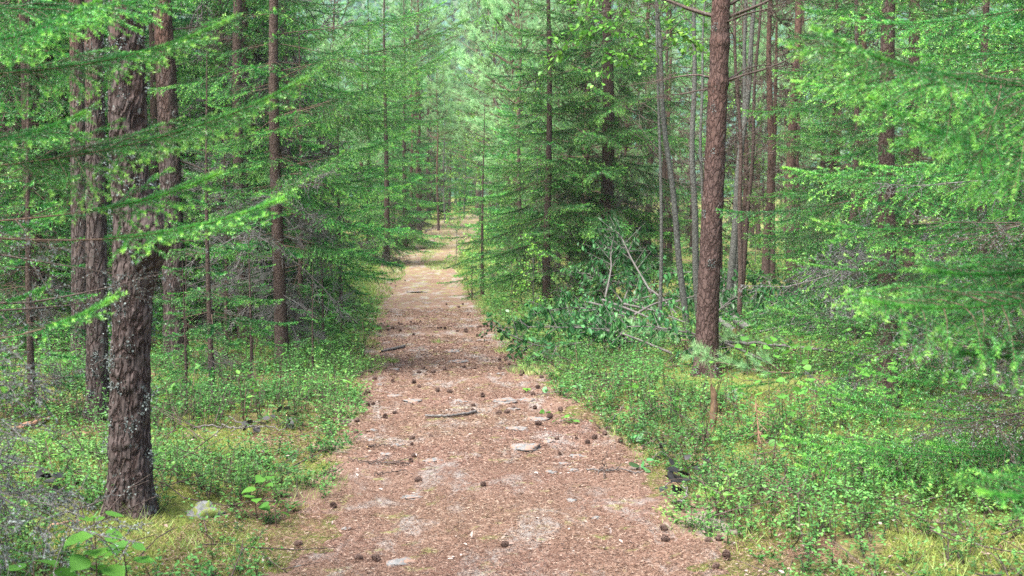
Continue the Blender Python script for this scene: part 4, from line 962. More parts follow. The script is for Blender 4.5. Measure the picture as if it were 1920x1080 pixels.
gl = Geo()
def flat_bits(seed, n, yr, l, wd, smin, smax, tmu, tsd, lift=.016, cur=.0):
    rng = np.random.default_rng(seed); S = sample(rng, n, yr, smax, smin); n = len(S)
    dens = wn_(S[:, 0] * .8, S[:, 1] * .8, 1); k = dens > rng.normal(-1.3, .6, n); S = S[k]; n = len(S)
    a = rng.uniform(0, 6.28, n); d = np.stack([np.cos(a), np.sin(a), rng.normal(0, .22, n)], 1); sd_ = np.stack([-np.sin(a), np.cos(a), rng.normal(0, .5, n)], 1) * wd * .5
    ll = l * rng.uniform(.5, 1.25, n)[:, None]; inside = ss(0, -.12, S[:, 2] * 1.0)
    c = np.stack([S[:, 0], S[:, 1], gz(S[:, 0], S[:, 1]) + .004 + inside * (lift - .006) + .006 * rng.random(n)], 1)
    V = np.stack([c - d * ll * .5, c + sd_, c + d * ll * .5, c - sd_], 1).reshape(-1, 3)
    return V, np.arange(n * 4).reshape(-1, 4), 0, np.repeat(np.clip(rng.normal(tmu, tsd * 1.25, n), 0, 1), 4)
gl.add(*flat_bits(731, 130000, (3.8, 7.5), .032, .0025, -1.4, .5, .45, .25))
gl.add(*flat_bits(732, 70000, (7.5, 12), .036, .0040, -1.4, .6, .45, .25))
gl.add(*flat_bits(734, 30000, (3.8, 10), .034, .0032, .2, 3.5, .45, .25, .02))
gl.add(*flat_bits(733, 40000, (12, 22), .05, .007, -1.4, .4, .45, .25))
tag(mobj('needle_litter', gl.mesh('needle_litter', [M['litter']])), 'fallen reddish-brown pine needles strewn over the path', 'needle litter', kind='stuff')
gb = Geo(); rng = np.random.default_rng(741)
S = sample(rng, 1500, (3.8, 11), 1.6, -1.3); S = S[(wn_(S[:, 0], S[:, 1], 1) > -.2) | (S[:, 2] > -.4)]
Pb = np.stack([S[:, 0], S[:, 1], gz(S[:, 0], S[:, 1]) + .02], 1); V, F, tt = leaves(rng, Pb, .028, .35, None, .5, .15); gb.add(V, F, 0, tt)
tag(mobj('leaf_litter', gb.mesh('leaf_litter', [M['dry_leaf']])), 'scraps of dry pale leaf and bark scattered on the path', 'leaf litter', kind='stuff')

# ------------------------------------------------------------------ stones
def stone_mesh(seed, rx, ry, rz, nu=20, nv=10, mat='rock'):
    rr = np.random.default_rng(seed); V = []; sd_ = rr.uniform(0, 50)
    for i in range(nv + 1):
        ph = math.pi / 2 * i / nv
        for j in range(nu):
            th = 2 * math.pi * j / nu; d = np.array([math.cos(th) * math.cos(ph), math.sin(th) * math.cos(ph), math.sin(ph)])
            q = 1 + .55 * mnoise.noise(Vector(d * 1.6) + Vector((sd_, 0, 0))) + .25 * mnoise.noise(Vector(d * 4.5) + Vector((sd_, 9, 0)))
            V.append([d[0] * rx * q, d[1] * ry * q, (d[2] ** .8 if d[2] > 0 else 0) * rz * q - .3 * rz])
    i = np.arange(nv)[:, None] * nu; j = np.arange(nu)[None]; F = np.stack([i + j, i + (j + 1) % nu, i + nu + (j + 1) % nu, i + nu + j], -1).reshape(-1, 4)
    return Geo().add(V, F, 0, .5, True).mesh('stone', [M[mat]])
stones = [
    (985, 844, 30, 15, 'domed pale stone in the right wheel track, the most prominent one on the path'), (1007, 841, 9, 6, 'little stone touching the right side of the most prominent domed stone'), (968, 808, 24, 8, 'long flat whitish stone above the most prominent domed stone'),
    (1005, 790, 24, 9, 'flat slanted stone with a dark cone at its foot, right of centre'), (1028, 832, 14, 6, 'slim half-buried stone right of the most prominent domed stone'), (1082, 860, 15, 8, 'blue-grey stone with green moss below it, on the right of the path'),
    (1056, 874, 13, 6, 'small pale stone just below the mossy blue-grey one'), (1032, 890, 12, 8, 'whitish rounded stone below the small pale one on the right'), (1072, 944, 9, 8, 'small bluish round stone alone on the lower right of the path'), (1115, 976, 11, 5, 'tiny flat bluish stone in the sandy strip, lower right'),
    (945, 754, 26, 8, 'broad flat stone with a dark crack, right of the small white stone'), (985, 753, 18, 7, 'smooth flat stone next to the cracked one'), (860, 755, 15, 5, 'bright white narrow stone just above the long stick'), (775, 755, 22, 8, 'large tilted grey slab left of the white narrow stone'),
    (740, 745, 14, 6, 'flat grey stone left of the tilted slab'), (848, 661, 15, 6, 'light rounded stone in the middle of the path, farther up'), (860, 680, 18, 6, 'low broken stones below the light rounded one'), (938, 704, 12, 6, 'pale stone at the right of the middle path'),
    (712, 724, 8, 5, 'white pebble near the left path edge'), (740, 695, 12, 6, 'grey-blue stone left of centre near the green tuft'), (922, 630, 12, 6, 'dark humped stone near the right path edge by the brush'), (745, 592, 9, 4, 'white stone far up on the left of the path'),
    (870, 600, 9, 4, 'small stone far up in the middle of the path'), (887, 614, 8, 4, 'small grey stone near the far cones on the right'), (700, 810, 9, 6, 'pale stone by the bilberries on the left path edge'), (695, 829, 8, 6, 'white pebble just below the pale one on the left'),
    (722, 856, 13, 7, 'bluish flat stone left of the cone pair'), (813, 868, 18, 8, 'grey angular stone right of the dead twig'), (773, 937, 22, 6, 'thin flat blue-grey stone alone in the left half of the path'), (755, 1060, 26, 14, 'large whitish stone at the bottom of the picture'), (746, 838, 12, 5, 'sandy stone beside the upper cone of the pair'),
    (648, 996, 8, 5, 'small pale stone near the left edge at the bottom'), (1075, 885, 14, 5, 'sand-coloured sliver of stone right of the whitish rounded one'), (1195, 922, 16, 5, 'flat grey stone under the black leaves'), (780, 548, 20, 3, 'wide pale stone ledge across the far path'), (800, 570, 10, 3, 'small stone below the pale ledge on the far path'),
    (905, 640, 14, 4, 'flat stone sheet near the dark humped stone'), (960, 770, 12, 4, 'thin stone flake below the cracked stone')]
for i, (px_, py_, wpx, hpx, lb) in enumerate(stones):
    p = gp(px_, py_); s = wpx / FPX * p[1]; lift = .013 if 'black leaves' not in lb else 0
    o = mobj('stone', stone_mesh(800 + i, s * 1.0, s * .95, min(.045, hpx / FPX * p[1] * (.95 if i == 0 else .6))), None, (p[0], p[1], g1(p[0], p[1]) + lift), (0, 0, i * 1.1)); tag(o, lb, 'stone', 'stones set in the path')
p = gp(382, 965); o = mobj('stone', stone_mesh(870, .085, .07, .07, mat='mossrock'), None, (p[0], p[1], g1(*p[:2]) + .0)); tag(o, 'white mossy boulder half sunk in moss right of the burled pine', 'stone')
p = gp(1400, 745); o = mobj('stone', stone_mesh(871, .10, .08, .09, mat='mossrock'), None, (p[0] - .1, p[1], g1(*p[:2]))); tag(o, 'mossy stone hidden at the foot of the tall reddish pine', 'stone')

# ------------------------------------------------------------------ cones
def cone_mesh(seed):
    rr = np.random.default_rng(seed); g_ = Geo(); L = .046; R_ = .018; rows = 9
    V, F, _ = tube([(0, 0, -L / 2 + L * t) for t in np.linspace(0, 1, 8)], [R_ * .55 * math.sin(math.pi * min(.95, .12 + t * .85)) for t in np.linspace(0, 1, 8)], 8); g_.add(V, F, 0, .5, True)
    for i in range(rows):
        z = -L / 2 + L * (i + .5) / rows; q = R_ * math.sin(math.pi * (.16 + .78 * (i + .5) / rows)) ** .7; n = 8
        for j in range(n):
            a = 2 * math.pi * (j + .5 * (i % 2)) / n + rr.normal(0, .08); c, s = math.cos(a), math.sin(a); t = np.array([-s, c, 0]); o = np.array([c, s, 0])
            b = o * q * .45 + [0, 0, z]; e = o * q * rr.uniform(.9, 1.12) + [0, 0, z + .0045]; w_ = q * .42
            VV = [b - t * w_ * .6, b + t * w_ * .6, e + t * w_, e - t * w_, b - t * w_ * .6 + [0, 0, .003], b + t * w_ * .6 + [0, 0, .003], e + t * w_ * .8 + [0, 0, .003], e - t * w_ * .8 + [0, 0, .003]]
            g_.add(VV, [[0, 1, 2, 3], [7, 6, 5, 4], [0, 4, 5, 1], [1, 5, 6, 2], [2, 6, 7, 3], [3, 7, 4, 0]])
    return g_.mesh('pine_cone', [M['cone']])
CM = [cone_mesh(i) for i in range(4)]
cones = [(772, 826, 'upper of two dark cones lying close together left of the path centre'), (772, 836, 'lower of the two dark cones lying close together left of centre'), (808, 821, 'single cone right of the close pair'), (776, 858, 'dark cone above its smaller neighbour by the dead twig'), (770, 868, 'smaller cone just below the one by the dead twig'),
         (906, 913, 'brownish flattened cone alone in the middle of the path'), (947, 1028, 'dark round cone alone in the bottom centre of the path'), (625, 955, 'spiky dark cone on the left path edge'), (558, 1026, 'cone at the lower left path edge by the moss'), (706, 1056, 'dark cone left of the large whitish bottom stone'), (671, 1052, 'reddish cone near the bottom left of the path'), (783, 905, 'little dark cone above the thin blue-grey stone'),
         (888, 763, 'cone above the right end of the long stick'), (887, 774, 'cone touching the right end of the long stick'), (936, 777, 'left cone of the pair under the cracked stone'), (951, 776, 'right cone of the pair under the cracked stone'), (962, 767, 'cone above the pair under the cracked stone'), (1010, 799, 'cone at the foot of the flat slanted stone'), (1003, 768, 'cone above the flat slanted stone'), (1030, 786, 'cone beside the small green leaf on the right'),
         (1051, 772, 'reddish cone above the green leaf cluster on the right'), (1044, 826, 'cone left of the row near the right path edge'), (1081, 825, 'large cone in the row near the right path edge'), (1114, 825, 'greyish cone in the row near the right path edge'), (1101, 833, 'cone lowest in the row near the right path edge'), (1134, 817, 'cone at the upper right of the row by the bilberries'), (1139, 807, 'cone under the pale bent twig by the bilberries'), (1163, 831, 'cone in the needles right of the row'),
         (1050, 855, 'black cone left of the mossy blue-grey stone'), (1276, 953, 'reddish cone below the black leaves'), (1307, 942, 'spiky cone just right of the one below the black leaves'), (1246, 998, 'dark cone above the greyish one at the lower right'), (1246, 1018, 'greyish cone below the dark one at the lower right'), (1328, 1018, 'left cone of the dark pair at the right path edge'), (1348, 1017, 'right cone of the dark pair at the right path edge'), (1362, 1048, 'largest brown cone at the lower right path edge'), (1345, 973, 'cone in the moss at the right path edge'), (1343, 1068, 'small dark cone at the bottom right'),
         (722, 785, 'dark cone left of the long stick'), (741, 777, 'mossy brown cone left of the long stick, in the litter'), (668, 779, 'cone against the bilberries on the left path edge'), (669, 793, 'cone below the one against the bilberries'), (667, 814, 'cone near the pale stone on the left edge'), (700, 760, 'dark cone in the left litter ridge'), (690, 762, 'cone second in the left litter ridge'), (685, 741, 'cone above the left litter ridge')]
for (a, b) in [(794, 693), (785, 700), (703, 712), (736, 717), (776, 720), (786, 727), (690, 738), (812, 700), (833, 694), (890, 692), (871, 690), (948, 675), (963, 676), (937, 676), (949, 676), (955, 685), (980, 681), (978, 701), (1015, 709), (1014, 695), (1008, 729), (977, 705), (937, 693), (1000, 742), (1128, 885), (820, 735), (842, 738), (905, 745)]: cones.append((a, b, 'dark cone on the pale middle stretch of the path'))
rc = np.random.default_rng(5)
for (a, b) in [(771, 604), (777, 607), (788, 603), (710, 614), (714, 608), (727, 613), (737, 616), (750, 610), (750, 621), (753, 609), (748, 607), (714, 622), (728, 620), (775, 628), (821, 616), (827, 615), (834, 617), (858, 622), (873, 619), (873, 623), (895, 631), (897, 614), (901, 613), (907, 613), (916, 620), (914, 612), (928, 610), (941, 613), (944, 615), (964, 639), (952, 654), (837, 571), (868, 571), (877, 590), (860, 576), (720, 531), (733, 532), (742, 536), (736, 551), (760, 526), (716, 527)]: cones.append((a, b, 'tiny dark cone in the scatter across the far part of the path'))
for i, (px_, py_, lb) in enumerate(cones):
    p = gp(px_, py_ + 2); d = p[1]; s = rc.uniform(.7, 1.0) * (1.25 if 'largest' in lb else 1.0) * (1.25 if d > 9 else 1.05)
    o = mobj('pine_cone', CM[i % 4], None, (p[0], p[1], g1(*p[:2]) + .026 * s), (R(90) + rc.normal(0, .35), rc.normal(0, .3), rc.uniform(0, 6.28)), s); tag(o, lb, 'cone', 'cones scattered on the path')

# ------------------------------------------------------------------ sticks, logs, stump
def stick(name, label, pxs, r0, r1, mat, cap='cutwood', lift=.03, twigs=0, seed=1, cat='stick', onground=True, k=7, d=None, wob=.006, tw=.12):
    rr = np.random.default_rng(seed); P = []
    for q in pxs:
        if len(q) == 2: p = gp(*q).copy(); p[2] = g1(p[0], p[1]) + lift
        else: p = pt(*q)
        P.append(p)
    P = np.array(P); o = P[0].copy(); C = curve(P - o, 26); C += rr.normal(0, wob, C.shape)
    g_ = Geo(); add_tube(g_, C, np.linspace(r0, r1, 26), k, 0, .5, 1)
    for _ in range(twigs):
        i = rr.integers(3, 25); dd = nrm(nrm(C[i] - C[i - 1]) * .6 + rr.normal(0, .6, 3) * [1, 1, .5]); l = rr.uniform(.4, 1.4) * tw; V, F = prisms([C[i]], [C[i] + dd * l], r0 * .35 + .001, .001, 4); g_.add(V, F, 0, .5)
        V, F = prisms([C[i] + dd * l * .5], [C[i] + dd * l * .5 + nrm(dd + rr.normal(0, .6, 3)) * l * .4], .0015, .001, 3); g_.add(V, F, 0, .5)
    ob_ = mobj(name, g_.mesh(name, [M[mat], M[cap]]), None, o); return tag(ob_, label, cat)
stick('stick', 'long straight pale stick lying across the middle of the path', [(797, 786), (830, 787), (865, 784), (893, 778)], .010, .013, 'dead', seed=2, twigs=1, wob=.002)
stick('stick', 'short mossy stick lying on the left path edge beside a green tuft', [(712, 663), (735, 659), (758, 653)], .012, .024, 'dead', seed=3, twigs=1, wob=.003)
stick('dead_twig', 'dark many-forked twig on the path left of the cone pair', [(655, 868), (690, 874), (730, 876), (768, 877)], .004, .005, 'dead_dark', seed=4, twigs=14, cat='twig', lift=.03, tw=.1)
stick('dead_twig', 'thin dark twig above the many-forked one', [(690, 845), (705, 842), (735, 843)], .006, .003, 'dead_dark', seed=5, twigs=5, cat='twig', tw=.08)
stick('dead_twig', 'short brown twig below the many-forked one', [(700, 898), (735, 895), (760, 888)], .004, .003, 'dead_dark', seed=6, twigs=3, cat='twig', tw=.08)
stick('dead_twig', 'grey forked twig on the right of the path by the black leaves', [(1100, 888), (1135, 890), (1170, 890), (1200, 896)], .006, .003, 'dead', seed=7, twigs=9, cat='twig', tw=.14)
stick('dead_twig', 'dark upright twig standing from the grey forked one', [(1134, 905), (1131, 880, 7.3), (1133, 858, 7.3), (1142, 842, 7.3)], .004, .002, 'dead_dark', seed=8, cat='twig')
stick('stick', 'dark stick poking from the bilberries over the right path edge', [(1075, 705), (1110, 706), (1150, 708)], .012, .014, 'dead_dark', seed=9)
stick('dead_twig', 'pale bent twig rising from the bilberries on the right edge', [(1142, 800), (1150, 785, 9.1), (1162, 770, 9.1), (1172, 752, 9.1)], .006, .003, 'dead', seed=10, cat='twig')
stick('dead_twig', 'curved grey stick standing upright from the moss at the lower right', [(1444, 946), (1452, 920, 6.4), (1470, 898, 6.4), (1474, 872, 6.4)], .008, .004, 'dead_dark', seed=11, twigs=2, cat='twig')
stick('dead_twig', 'pale arched twig in front of the black leaves', [(1262, 952), (1280, 938, 6.2), (1287, 922, 6.2), (1282, 908, 6.3)], .006, .003, 'dead', seed=12, cat='twig')
stick('fallen_pole', 'long thin peeled pole lying across the brush right of the big pine', [(1345, 640, 12.3), (1440, 646, 12), (1540, 656, 11.6), (1640, 668, 11.2)], .02, .012, 'dead', seed=13, twigs=4, cat='pole')
stick('log', 'short reddish log lying in the shade left of the path', [(430, 716), (476, 714)], .03, .03, 'pine_bark_red', seed=14, cat='log', k=12)
stick('fallen_branch', 'long pale fallen branch leaning in the shade behind the burled pine', [(20, 815), (80, 795), (150, 778)], .02, .012, 'redwood', seed=15, cat='branch', twigs=4)
stick('fallen_branch', 'grey twig arching over the undergrowth left of the path', [(430, 790), (465, 798, 8.6), (500, 800, 8.6), (530, 805, 8.6), (540, 780, 8.5)], .006, .004, 'dead', seed=16, twigs=6, cat='branch')
stick('fallen_branch', 'thin pale branch lying on the moss right of the burled pine', [(362, 822), (410, 818), (450, 822), (480, 818)], .007, .005, 'dead', seed=17, cat='branch', lift=.08)
stick('dead_twig', 'curved fallen twig at the foot of the burled pine on its left', [(95, 1002), (130, 990), (160, 988)], .009, .006, 'redwood', seed=18, cat='twig')
stick('fallen_branch', 'bare orange broken branch above the brush on the right', [(1520, 488, 18), (1540, 505, 18), (1568, 522, 18)], .03, .02, 'redwood', seed=19, cat='branch', twigs=3, tw=.4)
# sawn logs in the brush
for (px_, py_, lb, hl) in ((1404, 617, 'sawn log end with pale cut face lying in the brush right of the big pine', .22), (1377, 620, 'smaller sawn log end left of the larger one in the brush', .16)):
    e = pt(px_, py_, 13.4); g_ = Geo(); r_ = .045 if hl > .2 else .032
    add_tube(g_, [(0, 0, 0), (-.12, .30, .10)], r_, 16, 0, .5, 1); o = mobj('sawn_log', g_.mesh('sawn_log', [M['aspen_bark'], M['cutwood']]), None, e); tag(o, lb, 'log')
# snag
p = gp(1334, 808); rr = np.random.default_rng(9); zz = np.linspace(-.1, .34, 22); C = np.stack([.02 * np.sin(zz * 9), 0 * zz, zz], 1)
def dsn(V, ring, r2): 
    d = np.array([[.012 * mnoise.noise((a[0] * 40, a[1] * 40, a[2] * 14)) for a in row] for row in V]); d[-4:] -= rr.uniform(0, .012, (4, V.shape[1])) * np.array([[.3], [.6], [1], [1.6]]); return d, np.full(d.shape, .5)
V, F, t_ = tube(C, np.linspace(.034, .022, 22), 14, dsn); V[-14:, 2] += rr.uniform(-.03, .05, 14)
o = mobj('snag', Geo().add(V, F, 0, .5, True).mesh('snag', [M['rotwood']]), None, (p[0], p[1], g1(*p[:2]))); tag(o, 'thin rotten broken-off stump in front of the tall reddish pine', 'stump')
# dry reddish dead sapling
p = gp(1424, 856); sp_ = thing('dead_sapling', 'small dead sapling with reddish dry needles right of the rotten stump', 'sapling', (p[0], p[1], g1(*p[:2])))
g_ = Geo(); add_tube(g_, [(0, 0, -.05), (-.01, 0, .18), (-.03, 0, .38)], [.006, .005, .003], 6); mobj('stem', g_.mesh('stem', [M['redwood']]), sp_)
rr = np.random.default_rng(44); S0, S1 = [], []
for i in range(60):
    z = rr.uniform(.02, .36); a = rr.uniform(0, 6.28); l = rr.uniform(.04, .22) * (1.1 - z * 2); S0.append([-.03 * z / .38, 0, z]); S1.append([l * math.cos(a), l * math.sin(a), z - l * rr.uniform(.1, .9)])
g_ = Geo(); V, F = prisms(np.array(S0), np.array(S1), .002, .001); g_.add(V, F); mobj('dry_twig', g_.mesh('dry_twig', [M['redwood']]), sp_)

# ------------------------------------------------------------------ seedlings and leaf clusters
def seedling(label, px_, py_, n, h, size, seed, mat='broadleaf', name='aspen_seedling', lo=.45, hi=.8, cat='seedling', d=None, spread=.5, group=None):
    rr = np.random.default_rng(seed); p = gp(px_, py_) if d is None else np.array(pt(px_, py_, d)); t = thing(name, label, cat, (p[0], p[1], g1(*p[:2])), 0, group)
    g_ = Geo(); C = curve([(0, 0, -.03), (rr.normal(0, .01), rr.normal(0, .01), h * .5), (rr.normal(0, .03), rr.normal(0, .02), h)], 12); add_tube(g_, C, np.linspace(.004, .002, 12), 5)
    gl_ = Geo()
    for i in range(n):
        u = .35 + .65 * (i + 1) / n; b = C[min(11, int(u * 11))]; a = i * 2.4 + rr.normal(0, .3); dd = np.array([math.cos(a), math.sin(a), rr.uniform(0, .5)]); q = b + dd * size * spread * rr.uniform(.6, 1.3)
        V, F = prisms([b], [q], .0016, .0012, 3); g_.add(V, F); round_leaf(gl_, q, np.array([math.cos(a), math.sin(a), rr.uniform(-.5, .15)]), nrm(rr.normal(0, .3, 3) + [0, 0, 1]), size * rr.uniform(.7, 1.15), 0, rr.uniform(lo, hi))
    mobj('stem', g_.mesh('stem', [M['twig']]), t); mobj('foliage', gl_.mesh('foliage', [M[mat]]), t); return t
seedling('large-leaved aspen seedling in the very front at the lower left', 178, 1075, 17, .46, .085, 1, d=4.25, lo=.4, hi=.62)
seedling('paler aspen seedling beside the large-leaved one in the front', 238, 1090, 12, .34, .085, 2, d=4.5, lo=.35, hi=.55)
seedling('small leafy seedling low at the left bottom corner', 60, 1100, 6, .28, .10, 3, lo=.2, hi=.5, d=4.2)
seedling('seedling with wide pale leaves between the burled pine and the path', 483, 975, 8, .22, .07, 4, lo=.4, hi=.6)
seedling('single dark round-leaved seedling at the left path edge', 520, 990, 3, .14, .07, 5, lo=.2, hi=.35)
seedling('aspen seedling with round leaves left of the snag', 1225, 775, 5, .2, .08, 6)
for i, (px_, py_, h, n, sz) in enumerate([(1470, 830, .35, 9, .075), (1530, 800, .4, 10, .08), (1440, 780, .35, 8, .07), (1590, 770, .45, 11, .08), (1640, 800, .5, 12, .085), (1400, 700, .4, 9, .09), (1450, 710, .5, 10, .09), (1500, 730, .5, 10, .09), (1600, 700, .55, 10, .1), (1550, 690, .5, 9, .1), (1370, 760, .3, 7, .07), (1430, 860, .22, 5, .06)]):
    seedling(('round-leaved aspen sucker ' + ['closest to the dead reddish sapling', 'beneath the yellowish-green boughs', 'behind the dead reddish sapling', 'tallest in front of the slim trunk', 'at the foot of the slim spruce trunk', 'touching the right side of the big pine', 'in front of the peeled pole', 'under the middle of the peeled pole', 'under the right end of the peeled pole', 'behind the others near the pole', 'beside the rotten stump', 'low in the moss'][i]), px_, py_, n, h, sz, 30 + i, lo=.2, hi=.48, cat='aspen sucker', name='aspen_sucker', spread=.9)
def leaf_heap(name, label, px_, py_, n, rad, size, mat, seed, hgt=.06, cat='leaves', lo=.2, hi=.7, d=None, el=.3):
    rr = np.random.default_rng(seed); p = gp(px_, py_); base = np.array([p[0], p[1], g1(*p[:2])]); g_ = Geo()
    C = [(-rad, 0, .02), (0, .02, hgt * .6), (rad * .9, 0, .03)]; add_tube(g_, curve(C, 10), np.linspace(.004, .002, 10), 4, 1)
    for i in range(n):
        a = rr.uniform(0, 6.28); q = np.array([rr.normal(0, rad * .5), rr.normal(0, rad * .35), .02 + hgt * rr.random()])
        round_leaf(g_, q, np.array([math.cos(a), math.sin(a), rr.normal(-.1, el)]), nrm(rr.normal(0, .5, 3) + [0, 0, 1]), size * rr.uniform(.6, 1.2), 0, rr.uniform(lo, hi))
    o = mobj(name, g_.mesh(name, [M[mat], M['dead']]), None, base); return tag(o, label, cat)
leaf_heap('wilted_leaves', 'cluster of large black shrivelled leaves at the right path edge', 1262, 928, 9, .08, .085, 'black_leaf', 1, .13, lo=0, hi=.5)
leaf_heap('wilted_leaves', 'few black leaves on a twig above the large black cluster', 1240, 868, 5, .07, .05, 'black_leaf', 2, .12, lo=0, hi=.6)
leaf_heap('wilted_leaves', 'black leaves scattered in the bilberries behind the large black cluster', 1315, 890, 7, .16, .05, 'black_leaf', 3, .1, lo=.0, hi=.8)
leaf_heap('wilted_leaves', 'black and silver shrivelled leaves on a fallen twig left of the path', 475, 815, 9, .17, .06, 'black_leaf', 4, .16, lo=0, hi=1)
leaf_heap('wilted_leaves', 'silvery shrivelled leaves at the right end of the fallen twig on the left', 545, 805, 7, .10, .06, 'black_leaf', 5, .15, lo=.4, hi=1)
leaf_heap('wilted_leaves', 'black leaves in the shade left of the burled pine base', 90, 945, 8, .10, .06, 'black_leaf', 6, .14, lo=0, hi=.3)
leaf_heap('wilted_leaves', 'row of small black leaves against the left side of the burled pine', 150, 905, 7, .16, .05, 'black_leaf', 7, .1, lo=0, hi=.3)
leaf_heap('green_leaves', 'fresh green broken leaves lying on the right side of the path', 1072, 795, 9, .10, .06, 'broadleaf', 8, .06, lo=.15, hi=.5)
leaf_heap('green_leaves', 'fallen leafy twig with pale undersides at the right path edge', 1050, 745, 16, .22, .07, 'wilted', 9, .09, lo=.5, hi=1)
leaf_heap('green_leaves', 'dark green leaf cluster lying on the path below the brush pile', 1003, 680, 6, .08, .07, 'wilted', 10, .1, lo=.3, hi=.7)
leaf_heap('green_leaves', 'two small green leaves beside a cone on the right of the path', 1020, 778, 3, .04, .04, 'broadleaf', 11, .03, lo=.4, hi=.6)
leaf_heap('green_leaves', 'pale green leaf lying at the right edge under the bilberries', 1195, 832, 3, .05, .08, 'wilted', 12, .05, lo=.8, hi=1)
leaf_heap('green_leaves', 'pair of green leaves left of the large black cluster', 1210, 885, 4, .06, .07, 'wilted', 13, .05, lo=.6, hi=.9)
leaf_heap('green_leaves', 'yellow-green round leaf on the path by the fallen leafy twig', 990, 738, 2, .03, .07, 'broadleaf', 14, .04, lo=.6, hi=.8)

# ------------------------------------------------------------------ brush pile of cut leafy branches
def cut_branch_mesh(seed, L=2.0, nleaf=320, size=.085, r0=.016):
    rr = np.random.default_rng(seed); g_ = Geo(); C = curve([(0, 0, 0), (L * .35, rr.normal(0, .1), .18), (L * .7, rr.normal(0, .15), .25), (L, rr.normal(0, .2), .12)], 22); add_tube(g_, C, np.linspace(r0, .004, 22), 6)
    S0, S1, LP, LH = [], [], [], []
    for i in range(34):
        u = rr.uniform(.25, 1); b = C[min(21, int(u * 21))]; dd = nrm(np.array([.6, rr.normal(0, .8), rr.normal(.1, .6)])); l = L * .28 * (1.3 - u) * rr.uniform(.5, 1.2); S0.append(b); S1.append(b + dd * l)
        for _ in range(max(1, nleaf // 34)):
            q = b + dd * l * rr.uniform(.3, 1.05); LP.append(q + rr.normal(0, .02, 3)); LH.append(rr.normal(0, .45, 3) + [0, 0, -.9])
    V, F = prisms(np.array(S0), np.array(S1), .005, .002, 4); g_.add(V, F)
    V, F, t_ = leaves(rr, np.array(LP), size, 1.2, np.clip(rr.normal(.45, .22, len(LP)), 0, 1), .52, .16, .2, np.array(LH)); g_.add(V, F, 1, t_)
    return g_.mesh('cut_branch', [M['dead'], M['wilted']])
CB = [cut_branch_mesh(900 + i) for i in range(5)]
brush = [(1130, 590, 150, .25, 'near the path below the stout spruce'), (1150, 560, 120, .5, 'under the lowest boughs of the stout spruce'), (1150, 575, 20, .2, 'in the middle of the pile with bare sticks showing'), (1190, 545, 60, .6, 'highest in the pile, upright behind the bare sticks'),
         (1225, 555, 160, .45, 'leaning against the left grey aspen stem'), (1255, 570, -10, .3, 'at the foot of the left grey aspen stem'), (1200, 600, 170, .1, 'front edge of the pile, pointing at the path'), (1205, 520, 100, .9, 'dark and standing tall at the back of the pile'), (1140, 530, 80, .8, 'at the back, against the stout spruce trunk'),
         (1400, 590, 10, .3, 'right of the pale twin aspens'), (1430, 560, 150, .4, 'behind the sawn logs'), (1470, 565, 20, .4, 'right of the sawn logs'), (1500, 585, 60, .3, 'below the orange broken branch'), (1440, 610, 0, .2, 'lying over the peeled pole'), (1380, 660, 160, .2, 'against the right side of the big pine, low down'), (1520, 560, 170, .4, 'beneath the left boughs of the yellowish-green spruce'),
         (1260, 620, 180, .15, 'pointing left in front of the aspen stems'), (1340, 600, 60, .3, 'seen behind the big pine trunk'), (1140, 620, 200, .1, 'with leaves hanging over the bilberries'), (1190, 635, 160, .05, 'lowest and flattest, half sunk in the bilberries')]
rr = np.random.default_rng(3)
for i, (px_, py_, az, el, lb) in enumerate(brush):
    p = gp(px_, min(py_, 650) + 45); d = min(p[1], 17.5); x = at(px_, d); z = max(g1(x, d) + .03, pt(px_, py_ + 25, d)[2])
    o = mobj('cut_branch', CB[i % 5], None, (x - .45 * math.cos(R(az)), d - .45 * math.sin(R(az)), z), (rr.normal(0, .5), -el * .5, R(az)), rr.uniform(.75, 1.1)); tag(o, 'cut branch with dark hanging leaves, ' + lb, 'branch', 'cut leafy branches heaped right of the path')
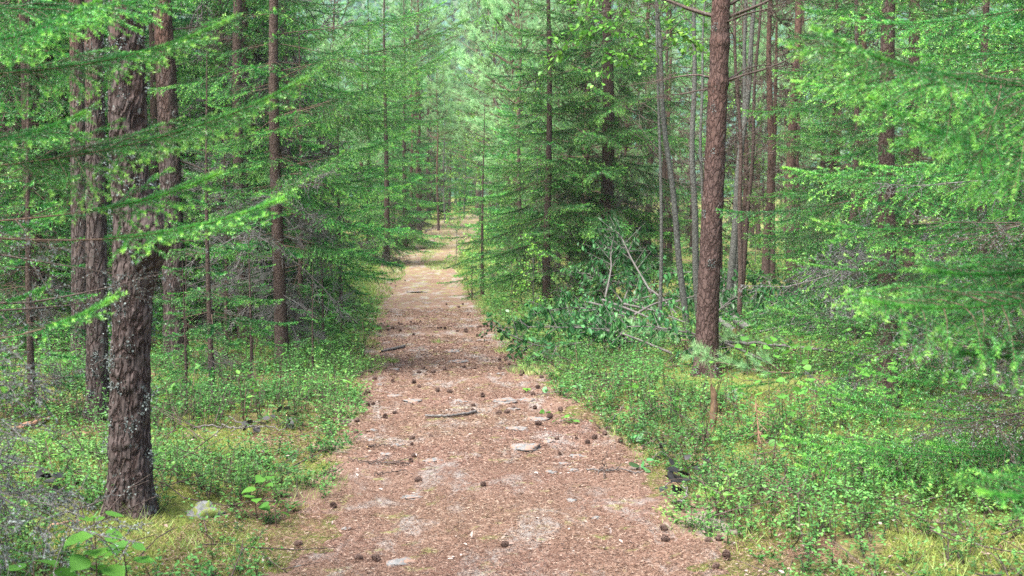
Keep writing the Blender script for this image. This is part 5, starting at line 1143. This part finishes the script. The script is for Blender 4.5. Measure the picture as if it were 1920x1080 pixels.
for i, (a, b, lb) in enumerate([((1130, 562, 15.6), (1290, 632, 14.2), 'longest bare pale pole slanting through the brush pile'), ((1170, 570, 15.5), (1285, 605, 14.6), 'second bare pole slanting under the longest one'), ((1100, 566, 15.6), (1200, 600, 15), 'brown-tipped bare pole at the left of the brush pile'), ((1215, 540, 15.5), (1270, 590, 14.8), 'steep bare stick right in the brush pile'),
                                ((1190, 590, 15), (1260, 560, 15), 'bare stick crossing the slanted poles'), ((1440, 525, 19), (1465, 590, 17), 'steep bare stick right of the pale aspens'), ((1480, 560, 17), (1420, 590, 16), 'flat bare stick behind the sawn logs')]):
    P = [pt(*a), (pt(*a) + pt(*b)) / 2 + [0, 0, .03], pt(*b)]; o_ = P[0].copy(); g_ = Geo(); add_tube(g_, curve(np.array(P) - o_, 16), np.linspace(.017, .010, 16), 6, 0, .5, 1)
    tag(mobj('bare_pole', g_.mesh('bare_pole', [M['dead'], M['cutwood']]), None, o_), lb, 'pole')
# cut pine boughs lying in the bilberries in front of the right pine
rp = np.random.default_rng(8); PBm = pine_branch(rp, 1.1, 60, .06, .0026).mesh('pine_bough', [M['twig'], M['pine_needle']])
for (px_, py_, az, lb) in ((1310, 672, 178, 'cut pine bough with long blue-green needles lying left of the big pine foot'), (1490, 745, 175, 'cut blue-green pine bough lying right of the big pine, under the aspen suckers'), (1500, 690, 190, 'blue-green pine bough just below the peeled pole')):
    p = gp(px_, py_); tag(mobj('pine_bough', PBm, None, (p[0] + .3, p[1], g1(*p[:2]) + .22), (0, .1, R(az))), lb, 'branch')

# ------------------------------------------------------------------ air
if HAZE:
    bm = Geo(); x0, x1, y0, y1, z0, z1 = -430, 430, -70, 640, -3, 190
    V = [(a, b, c) for c in (z0, z1) for b in (y0, y1) for a in (x0, x1)]
    bm.add(V, [[0, 2, 3, 1], [4, 5, 7, 6], [0, 1, 5, 4], [2, 6, 7, 3], [0, 4, 6, 2], [1, 3, 7, 5]])
    hm = bpy.data.materials.new('haze'); hm.use_nodes = True; nt = hm.node_tree; nt.nodes.clear()
    out = nt.nodes.new('ShaderNodeOutputMaterial'); pv = nt.nodes.new('ShaderNodeVolumePrincipled'); pv.inputs['Color'].default_value = (.9, .95, 1, 1); pv.inputs['Density'].default_value = HAZE
    nt.links.new(pv.outputs[0], out.inputs['Volume']); tag(mobj('haze', bm.mesh('haze', [hm])), 'thin pale haze filling the air of the wood', 'haze', kind='stuff')
